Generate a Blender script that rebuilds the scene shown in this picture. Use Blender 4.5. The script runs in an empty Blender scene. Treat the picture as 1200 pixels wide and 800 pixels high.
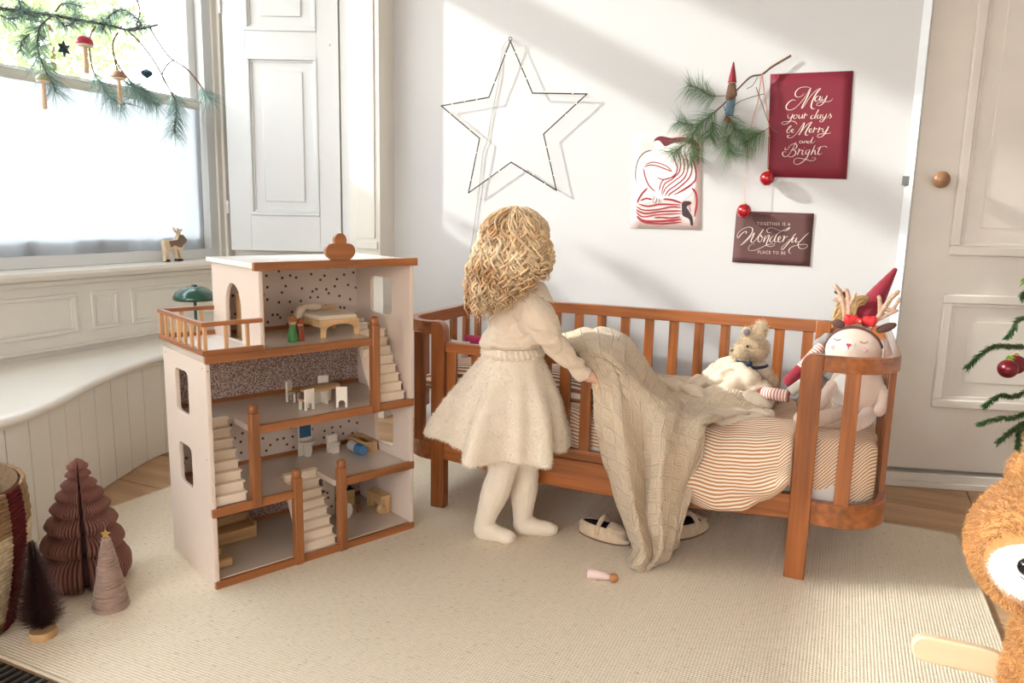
import bpy, bmesh, math, random
from mathutils import Vector, Matrix, Euler, noise
random.seed(7)
SC = bpy.context.scene
COL = SC.collection
PI = math.pi
V = Vector

# ---------------------------------------------------------------- camera
FPX = 880.0
CAM_Z = 1.0
def _basis(yaw=23.7, pitch=9.7, roll=1.24):
    y, p, r = (math.radians(a) for a in (yaw, pitch, roll))
    fw = V((-math.sin(y)*math.cos(p), math.cos(y)*math.cos(p), -math.sin(p)))
    rt = V((math.cos(y), math.sin(y), 0)); up = rt.cross(fw)
    return fw, math.cos(r)*rt+math.sin(r)*up, -math.sin(r)*rt+math.cos(r)*up
FW, RT, UP = _basis()
cam_data = bpy.data.cameras.new('camera')
cam_data.sensor_width = 36.0
cam_data.lens = FPX/1200*36.0
cam_data.clip_start = 0.05
cam = bpy.data.objects.new('camera', cam_data); COL.objects.link(cam)
cam.matrix_world = Matrix(((RT.x, UP.x, -FW.x, 0), (RT.y, UP.y, -FW.y, 0), (RT.z, UP.z, -FW.z, CAM_Z), (0, 0, 0, 1)))
SC.camera = cam

# ---------------------------------------------------------------- sky, sun, exposure
world = bpy.data.worlds.new('sky'); SC.world = world; world.use_nodes = True
wn = world.node_tree.nodes; wl = world.node_tree.links
bg = wn['Background']
tc = wn.new('ShaderNodeTexCoord'); sx = wn.new('ShaderNodeSeparateXYZ'); cr = wn.new('ShaderNodeValToRGB')
wl.new(tc.outputs['Generated'], sx.inputs[0]); wl.new(sx.outputs['Z'], cr.inputs[0]); wl.new(cr.outputs[0], bg.inputs[0])
cr.color_ramp.elements[0].position = 0.0; cr.color_ramp.elements[0].color = (1.0, 0.955, 0.925, 1)
cr.color_ramp.elements[1].position = 0.9; cr.color_ramp.elements[1].color = (0.90, 0.92, 1.0, 1)
bg.inputs[1].default_value = 7.8
SUN_DIR = V((1.0, 0.45, -0.52)).normalized()
sd = bpy.data.lights.new('sun', 'SUN'); sd.energy = 4.7; sd.angle = math.radians(1.7); sd.color = (1.0, 0.965, 0.93)
sun = bpy.data.objects.new('sun', sd); COL.objects.link(sun)
sun.rotation_euler = SUN_DIR.to_track_quat('-Z', 'Y').to_euler()
SC.view_settings.view_transform = 'Standard'; SC.view_settings.look = 'None'
SC.view_settings.exposure = 0.16; SC.view_settings.gamma = 1.0

# ---------------------------------------------------------------- helpers
def ray(px, py): return FW + RT*((px-600)/FPX) - UP*((py-400)/FPX)
def at(px, py, X=None, Y=None, Z=None):
    """point on a world plane seen at a photograph pixel (authoring aid for placing things at their measured distance)"""
    d = ray(px, py)
    k = X/d.x if X is not None else (Y/d.y if Y is not None else (Z-CAM_Z)/d.z)
    return V((0, 0, CAM_Z)) + d*k

def lin(c):
    c /= 255.0
    return c/12.92 if c <= 0.04045 else ((c+0.055)/1.055)**2.4
def rgb(r, g, b): return (lin(r), lin(g), lin(b), 1)

MATS = {}
def mat(name, c, rough=0.6, var=0.0, scale=8.0, bump=0.0, bscale=150.0, spec=0.5, sheen=0.0, grain=None, coat=0.0,
        island=0.0, emit=0.0, alpha=None, metal=0.0, c2=None, sss=0.0, stretch=0.06, gscale=40):
    if name in MATS: return MATS[name]
    m = bpy.data.materials.new(name); m.use_nodes = True
    N = m.node_tree.nodes; L = m.node_tree.links; b = N['Principled BSDF']
    b.inputs['Roughness'].default_value = rough; b.inputs['Specular IOR Level'].default_value = spec
    b.inputs['Metallic'].default_value = metal
    if sheen: b.inputs['Sheen Weight'].default_value = sheen
    if coat: b.inputs['Coat Weight'].default_value = coat; b.inputs['Coat Roughness'].default_value = 0.15
    if sss: b.inputs['Subsurface Weight'].default_value = sss; b.inputs['Subsurface Scale'].default_value = 0.01
    base = rgb(*c)
    if emit: b.inputs['Emission Color'].default_value = base; b.inputs['Emission Strength'].default_value = emit
    tc = N.new('ShaderNodeTexCoord'); mp = N.new('ShaderNodeMapping'); L.new(tc.outputs['Object'], mp.inputs[0])
    if grain: mp.inputs['Scale'].default_value = tuple(stretch if a == grain else 1.0 for a in 'xyz')
    ns = N.new('ShaderNodeTexNoise'); L.new(mp.outputs[0], ns.inputs[0])
    ns.inputs['Scale'].default_value = gscale if grain else scale; ns.inputs['Detail'].default_value = 5
    other = rgb(*c2) if c2 else tuple(min(1, x*(1-var)) for x in base[:3])+(1,)
    hi = base if c2 else tuple(min(1, x*(1+var*0.6)) for x in base[:3])+(1,)
    rp = N.new('ShaderNodeValToRGB'); rp.color_ramp.elements[0].color = other; rp.color_ramp.elements[1].color = hi
    rp.color_ramp.elements[0].position = 0.3; rp.color_ramp.elements[1].position = 0.7
    L.new(ns.outputs[0], rp.inputs[0]); out = rp.outputs[0]
    if island:
        g = N.new('ShaderNodeNewGeometry'); mr = N.new('ShaderNodeMapRange'); L.new(g.outputs['Random Per Island'], mr.inputs[0])
        mr.inputs[3].default_value = 1-island; mr.inputs[4].default_value = 1+island
        hs = N.new('ShaderNodeHueSaturation'); L.new(mr.outputs[0], hs.inputs['Value']); L.new(out, hs.inputs['Color']); out = hs.outputs[0]
    if var or c2 or island: L.new(out, b.inputs['Base Color'])
    else: b.inputs['Base Color'].default_value = base
    if bump:
        bn = N.new('ShaderNodeTexNoise'); bn.inputs['Scale'].default_value = bscale; bn.inputs['Detail'].default_value = 3
        L.new(mp.outputs[0], bn.inputs[0])
        bp = N.new('ShaderNodeBump'); bp.inputs['Strength'].default_value = bump; bp.inputs['Distance'].default_value = 0.002
        L.new(bn.outputs[0], bp.inputs['Height']); L.new(bp.outputs[0], b.inputs['Normal'])
    MATS[name] = m; return m

WM = {}
def wm(o):
    if o is None: return Matrix.Identity(4)
    return WM.get(o.name, Matrix.Identity(4))
def finish(o, parent, world):
    if parent is not None:
        o.parent = parent
        if world:
            o.matrix_parent_inverse = wm(parent).inverted(); WM[o.name] = Matrix.Identity(4)
        else: WM[o.name] = wm(parent).copy()
    else: WM[o.name] = Matrix.Identity(4)
    return o
def tag(o, label=None, cat=None, group=None, kind=None):
    if label: o['label'] = label
    if cat: o['category'] = cat
    if group: o['group'] = group
    if kind: o['kind'] = kind
    return o
def thing(name, label, cat, loc=(0, 0, 0), rz=0.0, group=None, rot=None):
    o = bpy.data.objects.new(name, None); COL.objects.link(o); o.empty_display_size = 0.05
    o.location = loc; o.rotation_euler = rot if rot else (0, 0, rz)
    WM[o.name] = Matrix.Translation(V(loc)) @ o.rotation_euler.to_matrix().to_4x4()
    return tag(o, label, cat, group)
def dup(root, loc=None, rz=None, label=None, group=None):
    def cp(o, par):
        c = o.copy(); COL.objects.link(c)
        if par is not None: c.parent = par
        for ch in list(o.children): cp(ch, c)
        return c
    r = cp(root, None)
    if loc is not None: r.location = loc
    if rz is not None: r.rotation_euler = (0, 0, rz)
    if label: r['label'] = label
    if group: r['group'] = group
    return r

class MB:
    """collects shapes that become one mesh"""
    def __init__(s): s.v = []; s.f = []; s.uv = {}; s.T = None
    def add(s, vs, fs, uvs=None):
        n = len(s.v); vs = [V(p) for p in vs]
        if s.T is not None: vs = [s.T @ p for p in vs]
        s.v += vs
        for i, f in enumerate(fs):
            if uvs: s.uv[len(s.f)] = uvs[i]
            s.f.append([n+k for k in f])
        return s
    def box(s, a, b, R=None, c=None):
        x0, y0, z0 = a; x1, y1, z1 = b
        p = [V(q) for q in ((x0,y0,z0),(x1,y0,z0),(x1,y1,z0),(x0,y1,z0),(x0,y0,z1),(x1,y0,z1),(x1,y1,z1),(x0,y1,z1))]
        if R is not None: p = [R @ q for q in p]
        return s.add(p, [(0,3,2,1),(4,5,6,7),(0,1,5,4),(1,2,6,5),(2,3,7,6),(3,0,4,7)])
    def bar(s, p0, p1, w, h, up=(0,0,1)):
        p0, p1 = V(p0), V(p1); d = (p1-p0).normalized(); a = d.cross(V(up)).normalized()*w/2; b = a.cross(d).normalized()*h/2
        vs = [p0-a-b, p0+a-b, p0+a+b, p0-a+b, p1-a-b, p1+a-b, p1+a+b, p1-a+b]
        return s.add(vs, [(0,1,2,3),(7,6,5,4),(0,4,5,1),(1,5,6,2),(2,6,7,3),(3,7,4,0)])
    def rings(s, rings, cap=True, closed=False, u0=0):
        n = len(rings[0]); vs = [p for r in rings for p in r]; fs = []
        m = len(rings)
        for i in range(m if closed else m-1):
            for j in range(n):
                k = (j+1) % n; i2 = (i+1) % m
                fs.append((i*n+j, i*n+k, i2*n+k, i2*n+j))
        if cap and not closed: fs.append(tuple(range(n))[::-1]); fs.append(tuple(range((m-1)*n, m*n)))
        return s.add(vs, fs)
    def tube(s, pts, r, n=8, cap=True, flat=1.0, closed=False):
        pts = [V(p) for p in pts]; rs = r if hasattr(r, '__len__') else [r]*len(pts)
        prev = None; R = []; m = len(pts)
        for i, p in enumerate(pts):
            d = (pts[(i+1) % m]-pts[i-1]) if closed else (pts[min(i+1, m-1)]-pts[max(i-1, 0)])
            d = d.normalized() if d.length > 1e-9 else V((0,0,1))
            if prev is None: a = d.orthogonal().normalized()
            else:
                a = prev - d*prev.dot(d); a = a.normalized() if a.length > 1e-6 else d.orthogonal().normalized()
            prev = a; b = d.cross(a)
            R.append([p + (a*math.cos(2*PI*k/n)*flat + b*math.sin(2*PI*k/n))*rs[i] for k in range(n)])
        return s.rings(R, cap, closed)
    def lathe(s, prof, n=24, c=(0,0,0), axis=None, cap=True):
        c = V(c); q = V((0,0,1)).rotation_difference(V(axis)) if axis is not None else None
        R = []
        for r, z in prof:
            ring = [V((max(r,1e-4)*math.cos(2*PI*k/n), max(r,1e-4)*math.sin(2*PI*k/n), z)) for k in range(n)]
            if q: ring = [q @ p for p in ring]
            R.append([c+p for p in ring])
        return s.rings(R, cap)
    def sphere(s, c, r, n=16, m=10, R=None):
        c = V(c); rr = V(r) if hasattr(r, '__len__') else V((r,r,r)); rg = []
        for i in range(1, m):
            t = PI*i/m; ring = []
            for k in range(n):
                p = V((math.sin(t)*math.cos(2*PI*k/n)*rr.x, math.sin(t)*math.sin(2*PI*k/n)*rr.y, -math.cos(t)*rr.z))
                ring.append(c+(R @ p if R is not None else p))
            rg.append(ring)
        n0 = len(s.v); s.rings(rg, cap=False)
        top = V((0,0,rr.z)); bot = V((0,0,-rr.z))
        if R is not None: top = R @ top; bot = R @ bot
        a = len(s.v); tp = c+top; bt = c+bot
        if s.T is not None: tp = s.T @ tp; bt = s.T @ bt
        s.v += [bt, tp]; L0 = n0+(m-2)*n
        for k in range(n):
            s.f.append([n0+(k+1) % n, n0+k, a]); s.f.append([L0+k, L0+(k+1) % n, a+1])
        return s
    def capsule(s, p0, r0, p1, r1, n=14):
        p0, p1 = V(p0), V(p1); d = p1-p0; L = d.length; d = d.normalized(); prof = []
        for i in range(5): t = -PI/2+PI/2*(i+0.4)/5; prof.append((r0*math.cos(t), r0*math.sin(t)))
        prof.append((r0, 0)); prof.append((r1, L))
        for i in range(5): t = PI/2*(i+0.6)/5; prof.append((r1*math.cos(t), L+r1*math.sin(t)))
        return s.lathe(prof, n, p0, d)
    def prism(s, poly, d, org=(0,0,0), ex=(1,0,0), ey=(0,1,0)):
        org, ex, ey = V(org), V(ex), V(ey); nz = ex.cross(ey).normalized(); n = len(poly)
        a = [org+ex*x+ey*y for x, y in poly]; b = [p+nz*d for p in a]
        return s.add(a+b, [tuple(range(n))[::-1], tuple(range(n, 2*n))]+[(i, (i+1) % n, n+(i+1) % n, n+i) for i in range(n)])
    def grid(s, G, uv=None, closed=False):
        m = len(G); n = len(G[0]); vs = [p for r in G for p in r]; fs = []; us = []
        for i in range(m-1):
            for j in range(n if closed else n-1):
                k = (j+1) % n
                fs.append((i*n+j, i*n+k, (i+1)*n+k, (i+1)*n+j))
                if uv: us.append((uv[i][j], uv[i][k], uv[i+1][k], uv[i+1][j]))
        return s.add(vs, fs, us if uv else None)
    def build(s, name, m, parent=None, world=False, smooth=False, bevel=0, seg=2, subsurf=0, solid=0, label=None, kind=None, data_mods=None):
        me = bpy.data.meshes.new(name); me.from_pydata([tuple(p) for p in s.v], [], s.f)
        if s.uv:
            L = me.uv_layers.new(name='UVMap'); k = 0
            for i, p in enumerate(me.polygons):
                u = s.uv.get(i)
                for j, li in enumerate(p.loop_indices):
                    if u: L.data[li].uv = u[j]
        me.update(); me.materials.append(m)
        o = bpy.data.objects.new(name, me); COL.objects.link(o)
        if not s.uv:
            bm = bmesh.new(); bm.from_mesh(me); bmesh.ops.recalc_face_normals(bm, faces=bm.faces); bm.to_mesh(me); bm.free()
        if smooth:
            me.shade_smooth()
            if smooth != True: me.set_sharp_from_angle(angle=math.radians(smooth))
        if bevel:
            b = o.modifiers.new('bevel', 'BEVEL'); b.width = bevel; b.segments = seg; b.limit_method = 'ANGLE'; b.angle_limit = math.radians(50)
            me.shade_smooth(); me.set_sharp_from_angle(angle=math.radians(50))
        if solid:
            q = o.modifiers.new('solid', 'SOLIDIFY'); q.thickness = solid; q.offset = 0
        if subsurf:
            q = o.modifiers.new('sub', 'SUBSURF'); q.levels = subsurf; q.render_levels = subsurf
        finish(o, parent, world)
        if label: o['label'] = label
        if kind: o['kind'] = kind
        return o

def blob(name, shapes, m, parent=None, world=False, voxel=0.006, smooth=4, disp=None, label=None, keep=False, cut=None):
    """union of overlapping round shapes, remeshed into one continuous skin"""
    o = shapes.build('tmp_shape', m)
    r = o.modifiers.new('r', 'REMESH'); r.mode = 'VOXEL'; r.voxel_size = voxel
    if smooth: q = o.modifiers.new('s', 'SMOOTH'); q.iterations = smooth; q.factor = 0.5
    dg = bpy.context.evaluated_depsgraph_get(); dg.update()
    me = bpy.data.meshes.new_from_object(o.evaluated_get(dg)); me.name = name
    bpy.data.objects.remove(o)
    if cut:
        bm = bmesh.new(); bm.from_mesh(me)
        bmesh.ops.delete(bm, geom=[v for v in bm.verts if cut(v.co)], context='VERTS'); bm.to_mesh(me); bm.free()
    if disp:
        for v, n in [(v, v.normal.copy()) for v in me.vertices]: v.co = v.co + n*disp(v.co, n)
    me.materials.clear(); me.materials.append(m); me.shade_smooth()
    n = bpy.data.objects.new(name, me); COL.objects.link(n)
    finish(n, parent, world)
    if label: n['label'] = label
    return n

def fur(o, m, count, length, width, lean=(0,0,-0.3), jitter=0.5, seed=1, mask=None, curl=0.0):
    """blades of pile rooted on the surface, joined to the same mesh"""
    rnd = random.Random(seed); me = o.data; me.calc_loop_triangles()
    tris = me.loop_triangles; cum = []; t = 0
    for tr in tris: t += tr.area; cum.append(t)
    import bisect
    vs = [v.co.copy() for v in me.vertices]; V0 = []; F0 = []; lean = V(lean)
    for _ in range(count):
        tr = tris[min(len(tris)-1, bisect.bisect(cum, rnd.random()*t))]
        a, b, c = (vs[i] for i in tr.vertices); u, v = rnd.random(), rnd.random()
        if u+v > 1: u, v = 1-u, 1-v
        p = a+(b-a)*u+(c-a)*v
        if mask and not mask(p): continue
        n = tr.normal
        d = (n + lean + V((rnd.uniform(-1,1), rnd.uniform(-1,1), rnd.uniform(-1,1)))*jitter).normalized()
        w = d.cross(V((rnd.uniform(-1,1), rnd.uniform(-1,1), rnd.uniform(-1,1)))).normalized()*width*rnd.uniform(.6, 1.2)
        L = length*rnd.uniform(.6, 1.2); k = len(V0); p = p-n*0.001
        if curl:
            side = w.normalized()*curl*L; q = p+d*L*.55+side; e = p+d*L-side*.6
            V0 += [p-w, p+w, q+w*.7, q-w*.7, e]; F0 += [(k,k+1,k+2,k+3),(k+3,k+2,k+4)]
        else:
            V0 += [p-w, p+w, p+d*L]; F0.append((k, k+1, k+2))
    base = [tuple(v) for v in vs]; nb = len(base)
    fs = [tuple(p.vertices) for p in me.polygons]+[tuple(nb+i for i in f) for f in F0]
    new = bpy.data.meshes.new(o.name); new.from_pydata(base+[tuple(v) for v in V0], [], fs); new.materials.append(m); new.shade_smooth()
    o.data = new
    return o

def catmull(P, n=8, closed=False):
    P = [V(p) for p in P]; out = []; m = len(P)
    for i in range(m if closed else m-1):
        a = P[(i-1) % m] if closed else P[max(i-1, 0)]; b = P[i]; c = P[(i+1) % m]; d = P[(i+2) % m] if closed else P[min(i+2, m-1)]
        for k in range(n):
            t = k/n
            out.append(0.5*((2*b)+(-a+c)*t+(2*a-5*b+4*c-d)*t*t+(-a+3*b-3*c+d)*t**3))
    if not closed: out.append(P[-1].copy())
    return out
def patch(C, m, n):
    rows = [catmull(r, n) for r in C]
    cols = [catmull([r[j] for r in rows], m) for j in range(len(rows[0]))]
    return [[cols[j][i] for j in range(len(cols))] for i in range(len(cols[0]))]
def rrect(x0, y0, x1, y1, r, n=4):
    P = []
    for cx, cy, a in ((x1-r, y0+r, -90), (x1-r, y1-r, 0), (x0+r, y1-r, 90), (x0+r, y0+r, 180)):
        for k in range(n+1): t = math.radians(a+90*k/n); P.append((cx+r*math.cos(t), cy+r*math.sin(t)))
    return P
def cut_panel(name, outer, holes, thick, m, M, parent=None, bevel=0.0, label=None, world=False):
    """board of given outline with holes; M maps its plane (x, y, thickness) to its place"""
    cu = bpy.data.curves.new('tmp', 'CURVE'); cu.dimensions = '2D'; cu.fill_mode = 'BOTH'; cu.extrude = thick/2; cu.bevel_depth = 0
    for poly in [outer]+holes:
        sp = cu.splines.new('POLY'); sp.points.add(len(poly)-1); sp.use_cyclic_u = True
        for i, (x, y) in enumerate(poly): sp.points[i].co = (x, y, 0, 1)
    o = bpy.data.objects.new('tmp', cu); COL.objects.link(o)
    dg = bpy.context.evaluated_depsgraph_get(); dg.update()
    me = bpy.data.meshes.new_from_object(o.evaluated_get(dg)); me.name = name; bpy.data.objects.remove(o)
    me.transform(M @ Matrix.Translation((0, 0, thick/2)))
    if M.determinant() < 0: me.flip_normals()
    me.materials.clear(); me.materials.append(m)
    bm = bmesh.new(); bm.from_mesh(me); bmesh.ops.remove_doubles(bm, verts=bm.verts, dist=1e-5); bm.to_mesh(me); bm.free()
    n = bpy.data.objects.new(name, me); COL.objects.link(n); finish(n, parent, world)
    if bevel:
        b = n.modifiers.new('bevel', 'BEVEL'); b.width = bevel; b.segments = 2; b.limit_method = 'ANGLE'
    if label: n['label'] = label
    return n
def struct(o): o['kind'] = 'structure'; return o
# ---------------------------------------------------------------- setting
M_wall = mat('painted_plaster', (209, 208, 206), 0.75, 0.03, 1.5, 0.25, 60, 0.3)
M_trim = mat('white_gloss_paint', (233, 228, 217), 0.38, 0.03, 3, 0.2, 25, 0.5)
M_shut = mat('cool_white_paint', (222, 224, 223), 0.4, 0.02, 3, 0.1, 25, 0.5)
M_door = mat('old_cream_paint', (226, 218, 206), 0.42, 0.06, 5, 0.5, 18, 0.5)
M_plank = mat('worn_pine_floor', (196, 158, 120), 0.55, 0.25, 8, 0.4, 60, 0.4, grain='x', gscale=16, stretch=.08)
M_metal_dark = mat('dark_iron', (40, 38, 36), 0.4, metal=0.8)
M_steel = mat('brushed_steel', (150, 150, 148), 0.35, metal=0.9)

# floor planks
fl = struct(MB().box((-3.2, -3.0, -0.06), (2.2, 4.2, -0.02)).build('floor', mat('floor_void', (60, 42, 28), 0.9)))
rnd = random.Random(3); y = 1.575-0.27*17
row = 0
while y < 3.6:
    xs = [-3.2]; x = -3.2+rnd.uniform(1.0, 2.6)
    while x < 2.2: xs.append(x); x += rnd.uniform(1.8, 2.8)
    xs.append(2.2)
    for a, b in zip(xs[:-1], xs[1:]):
        MB().box((a+.0015, y+.0025, -0.02), (b-.0015, y+.2675, 0.0-rnd.uniform(0, .0012))).build('floorboard', M_plank, fl, bevel=0.0015, seg=1)
    y += 0.27; row += 1
# garden ground outside
gr = MB().box((-40, -40, -0.5), (30, 30, -0.3)).build('ground', mat('garden_gravel', (150, 140, 130), 0.9, 0.3, 2)); struct(gr)

# poster wall, corner pilaster, splay
CEIL = 3.15
def polywall(name, pts, z0, z1, m, th=0.12, **k):
    """vertical wall following plan points, thickness away from the room"""
    mb = MB(); n = len(pts); P = [V((x, y, 0)) for x, y in pts]; O = []
    for i, p in enumerate(P):
        d = (P[min(i+1, n-1)]-P[max(i-1, 0)]).normalized(); nn = V((-d.y, d.x, 0)); O.append(p+nn*th)
    ring = P+O[::-1]
    mb.add([(p.x, p.y, z0) for p in ring]+[(p.x, p.y, z1) for p in ring],
           [tuple(range(2*n))[::-1], tuple(range(2*n, 4*n))]+[(i, (i+1) % (2*n), 2*n+(i+1) % (2*n), 2*n+i) for i in range(2*n)])
    return struct(mb.build(name, m, **k))
polywall('wall_back', [(-1.99, 3.10), (0.172, 3.10)], 0, CEIL, M_wall, .12)
LD = V((.962, .272, 0)).normalized(); L0 = V((.2, 3.12, 0)); LN = V((LD.y, -LD.x, 0))   # door unit direction and room-facing normal
polywall('wall_door', [(0.205, 3.165), (0.205+LD.x*2.1, 3.165+LD.y*2.1)], 0, CEIL, M_wall, .12)
# pilaster at the window corner
pil = struct(MB().box((-2.125, 2.98, 0.75), (-1.99, 3.2, CEIL)).build('trim_1', M_trim, bevel=.002))
MB().box((-2.118, 2.965, 0.82), (-2.00, 2.979, 0.855)).build('plinth_block', M_trim, pil, bevel=.002)
MB().box((-2.105, 2.972, 0.87), (-2.015, 2.979, CEIL)).build('fillet', M_trim, pil, bevel=.002)
struct(MB().box((-2.75, 3.0, 0), (-1.99, 3.2, 0.75)).build('wall_corner', M_trim))
SD = V((.915, .402, 0)).normalized(); SN = V((SD.y, -SD.x, 0)); S0 = V((-2.78, 2.85, 0))
polywall('wall_splay', [(-2.80, 2.885), (-2.205, 3.14), (-2.20, 3.02), (-2.125, 2.985)], 0.70, CEIL, M_trim, .05)

# window wall: apron, piers and head
M_apron = M_trim
wl_ = struct(MB().box((-2.87, -3.0, 0.0), (-2.75, 2.95, 0.715)).build('wall_left', M_apron))
def frame(mb, org, ex, ey, nz, x0, y0, x1, y1, w, d):
    for (a, b, c, e) in ((x0, y0, x1, y0+w), (x0, y1-w, x1, y1), (x0, y0+w, x0+w, y1-w), (x1-w, y0+w, x1, y1-w)):
        P = [org+ex*u+ey*v+nz*t for t in (0, d) for u, v in ((a, b), (c, b), (c, e), (a, e))]
        mb.add(P, [(0,3,2,1),(4,5,6,7),(0,1,5,4),(1,2,6,5),(2,3,7,6),(3,0,4,7)])
    return mb
EX, EY, EZ = V((1,0,0)), V((0,1,0)), V((0,0,1))
k = 0
for (y0, y1) in ((-.95, -.1), (0.0, .85), (.95, 1.99), (2.055, 2.175), (2.24, 2.85)):
    mb = MB(); frame(mb, V((-2.75, 0, 0)), EY, EZ, EX, y0, .500, y1, .654, .014, .008)
    frame(mb, V((-2.75, 0, 0)), EY, EZ, EX, y0+.014, .514, y1-.014, .640, .008, .004)
    mb.build('panel_moulding', M_trim, wl_, bevel=.003)
MB().box((-2.75, -3, .44), (-2.735, 2.95, .455)).build('quarter_round', M_trim, wl_, bevel=.006)
polywall_head = struct(MB().box((-2.95, -3.0, 3.05), (-2.78, 3.0, CEIL)).build('wall_lintel', M_wall))
struct(MB().box((-2.95, -3.0, 0.75), (-2.78, -1.2, 3.05)).build('wall_pier', M_wall))
# sill
mb = MB(); prof = [(-2.95, .715), (-2.70, .715), (-2.69, .722), (-2.685, .728), (-2.678, .735), (-2.680, .748), (-2.69, .7535), (-2.95, .755)]
def sill_ring(y, dx=0): return [V((x+(dx if x > -2.9 else 0), y, z)) for x, z in prof]
mb.rings([sill_ring(-3), sill_ring(2.62), sill_ring(2.74, .03), sill_ring(2.80, .10)])
mb.prism([(-2.95, 2.78), (-2.58, 2.78), (-2.22, 2.90), (-2.0, 2.95), (-2.0, 3.08), (-2.95, 3.08)], .038, org=(0, 0, .716))
sill = struct(mb.build('trim_2', M_trim, smooth=40, bevel=0))
MB().box((-2.75, -3, .69), (-2.725, 2.9, .715)).build('sill_bed_mould', M_trim, sill, bevel=.008)

# windows
M_glass = bpy.data.materials.new('window_glass'); M_glass.use_nodes = True
N = M_glass.node_tree.nodes; L = M_glass.node_tree.links; N.clear()
o_ = N.new('ShaderNodeOutputMaterial'); t_ = N.new('ShaderNodeBsdfTransparent'); g_ = N.new('ShaderNodeBsdfGlossy'); x_ = N.new('ShaderNodeMixShader'); g_.inputs['Roughness'].default_value = .02
t_.inputs[0].default_value = (.93, .96, .96, 1); x_.inputs[0].default_value = .05
L.new(t_.outputs[0], x_.inputs[1]); L.new(g_.outputs[0], x_.inputs[2]); L.new(x_.outputs[0], o_.inputs[0])
def window(nm, y0, y1):
    w = MB()
    X0, X1 = -2.90, -2.80
    w.box((X0, y0, .755), (X1, y0+.05, 3.05)).box((X0, y1-.05, .755), (X1, y1, 3.05)).box((X0, y0+.05, .755), (X1, y1-.05, .80)).box((X0, y0+.05, 3.0), (X1, y1-.05, 3.05)).box((X0, y0+.05, 2.57), (X1, y1-.05, 2.67))
    f = struct(w.build(nm, M_shut))
    s = MB(); X0, X1 = -2.885, -2.845
    a, b, c, d = y0+.05, y1-.05, .80, 2.57
    s.box((X0, a, c), (X1, a+.045, d)).box((X0, b-.045, c), (X1, b, d)).box((X0, a+.045, c), (X1, b-.045, c+.06)).box((X0, a+.045, d-.05), (X1, b-.045, d))
    s.build('sash', M_shut, f, bevel=.004)
    MB().box((-2.868, a+.04, c+.05), (-2.864, b-.04, d-.04)).build('pane', M_glass, f)
    MB().box((-2.868, a, 2.67), (-2.864, b, 3.0)).build('pane', M_glass, f)
    return f
window('window_1', 0.99, 2.80)
window('window_2', -1.2, 0.90)
struct(MB().box((-2.95, .90, .755), (-2.78, .99, 3.05)).build('wall_mullion', M_shut))
cas = MB()
for yy in (2.80, 2.83): cas.box((-2.83, yy, .755), (-2.80 if yy == 2.80 else -2.775, yy+.028, CEIL))
cas.box((-2.95, 2.80, .70), (-2.79, 2.92, CEIL)); struct(cas.build('trim_3', M_trim, bevel=.004))

# half curtains
M_curt = bpy.data.materials.new('white_voile'); M_curt.use_nodes = True
N = M_curt.node_tree.nodes; L = M_curt.node_tree.links; N.clear()
o_ = N.new('ShaderNodeOutputMaterial'); a_ = N.new('ShaderNodeBsdfDiffuse'); b_ = N.new('ShaderNodeBsdfTranslucent'); x_ = N.new('ShaderNodeMixShader')
a_.inputs[0].default_value = (.86, .88, .9, 1); b_.inputs[0].default_value = (.25, .275, .30, 1); x_.inputs[0].default_value = .62
L.new(a_.outputs[0], x_.inputs[1]); L.new(b_.outputs[0], x_.inputs[2]); L.new(x_.outputs[0], o_.inputs[0])
def curtain(y0, y1, lab):
    t = thing('cafe_curtain', lab, 'curtain', (-2.825, (y0+y1)/2, .80))
    G = []
    for i in range(26):
        z = .80+(1.485-.80)*i/25; r = []
        for j in range(90):
            y = y0+(y1-y0)*j/89
            am = .004+.005*(1-i/25)
            x = -2.828+am*math.sin(y*22+1.6*math.sin(y*7))+.003*math.sin(y*61+z*3)+.004*noise.noise(V((y*6, z*3, 0)))
            r.append(V((x, y, z+(0 if i else .004*math.sin(y*9)))))
        G.append(r)
    MB().grid(G).build('cloth', M_curt, t, world=True, smooth=True)
    hem = MB().grid([[p+V((.0015, 0, dz)) for p in G[-1]] for dz in (-.042, .006)]); hem.build('hem', mat('hem_linen', (226, 224, 214), .9, .03), t, world=True, smooth=True, solid=.001)
    MB().tube([(-2.826, y0-.03, 1.480), (-2.826, y1+.03, 1.480)], .004, 8).build('rod', M_shut, t, world=True, smooth=True)
curtain(1.05, 2.74, 'white sheer half curtain across the lower window beneath the pine branch')
curtain(-1.14, .84, 'white sheer half curtain on the second window to the left')

# folded shutter
def P_sh(s, z, d=0): return S0*.975+SD*s+SN*d+V((0, 0, z))
sh = thing('window_shutter', 'white folding window shutter with raised panels standing beside the window', 'shutter', tuple(P_sh(0, .80)))
def sbox(mb, s0, z0, s1, z1, d0, d1):
    P = [P_sh(s, z, d) for d in (d0, d1) for s, z in ((s0, z0), (s1, z0), (s1, z1), (s0, z1))]
    return mb.add(P, [(0,3,2,1),(4,5,6,7),(0,1,5,4),(1,2,6,5),(2,3,7,6),(3,0,4,7)])
W = .535
mb = MB(); sbox(mb, .005, .797, W, CEIL-.05, -.03, -.012)
for a in ((.005, .797, .105, CEIL-.05), (.435, .797, W, CEIL-.05), (.105, .797, .435, .965), (.105, 1.69, .435, 1.80), (.105, CEIL-.2, .435, CEIL-.05)): sbox(mb, *a, -.012, 0)
mb.build('frame', M_shut, sh, world=True, bevel=.002)
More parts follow.
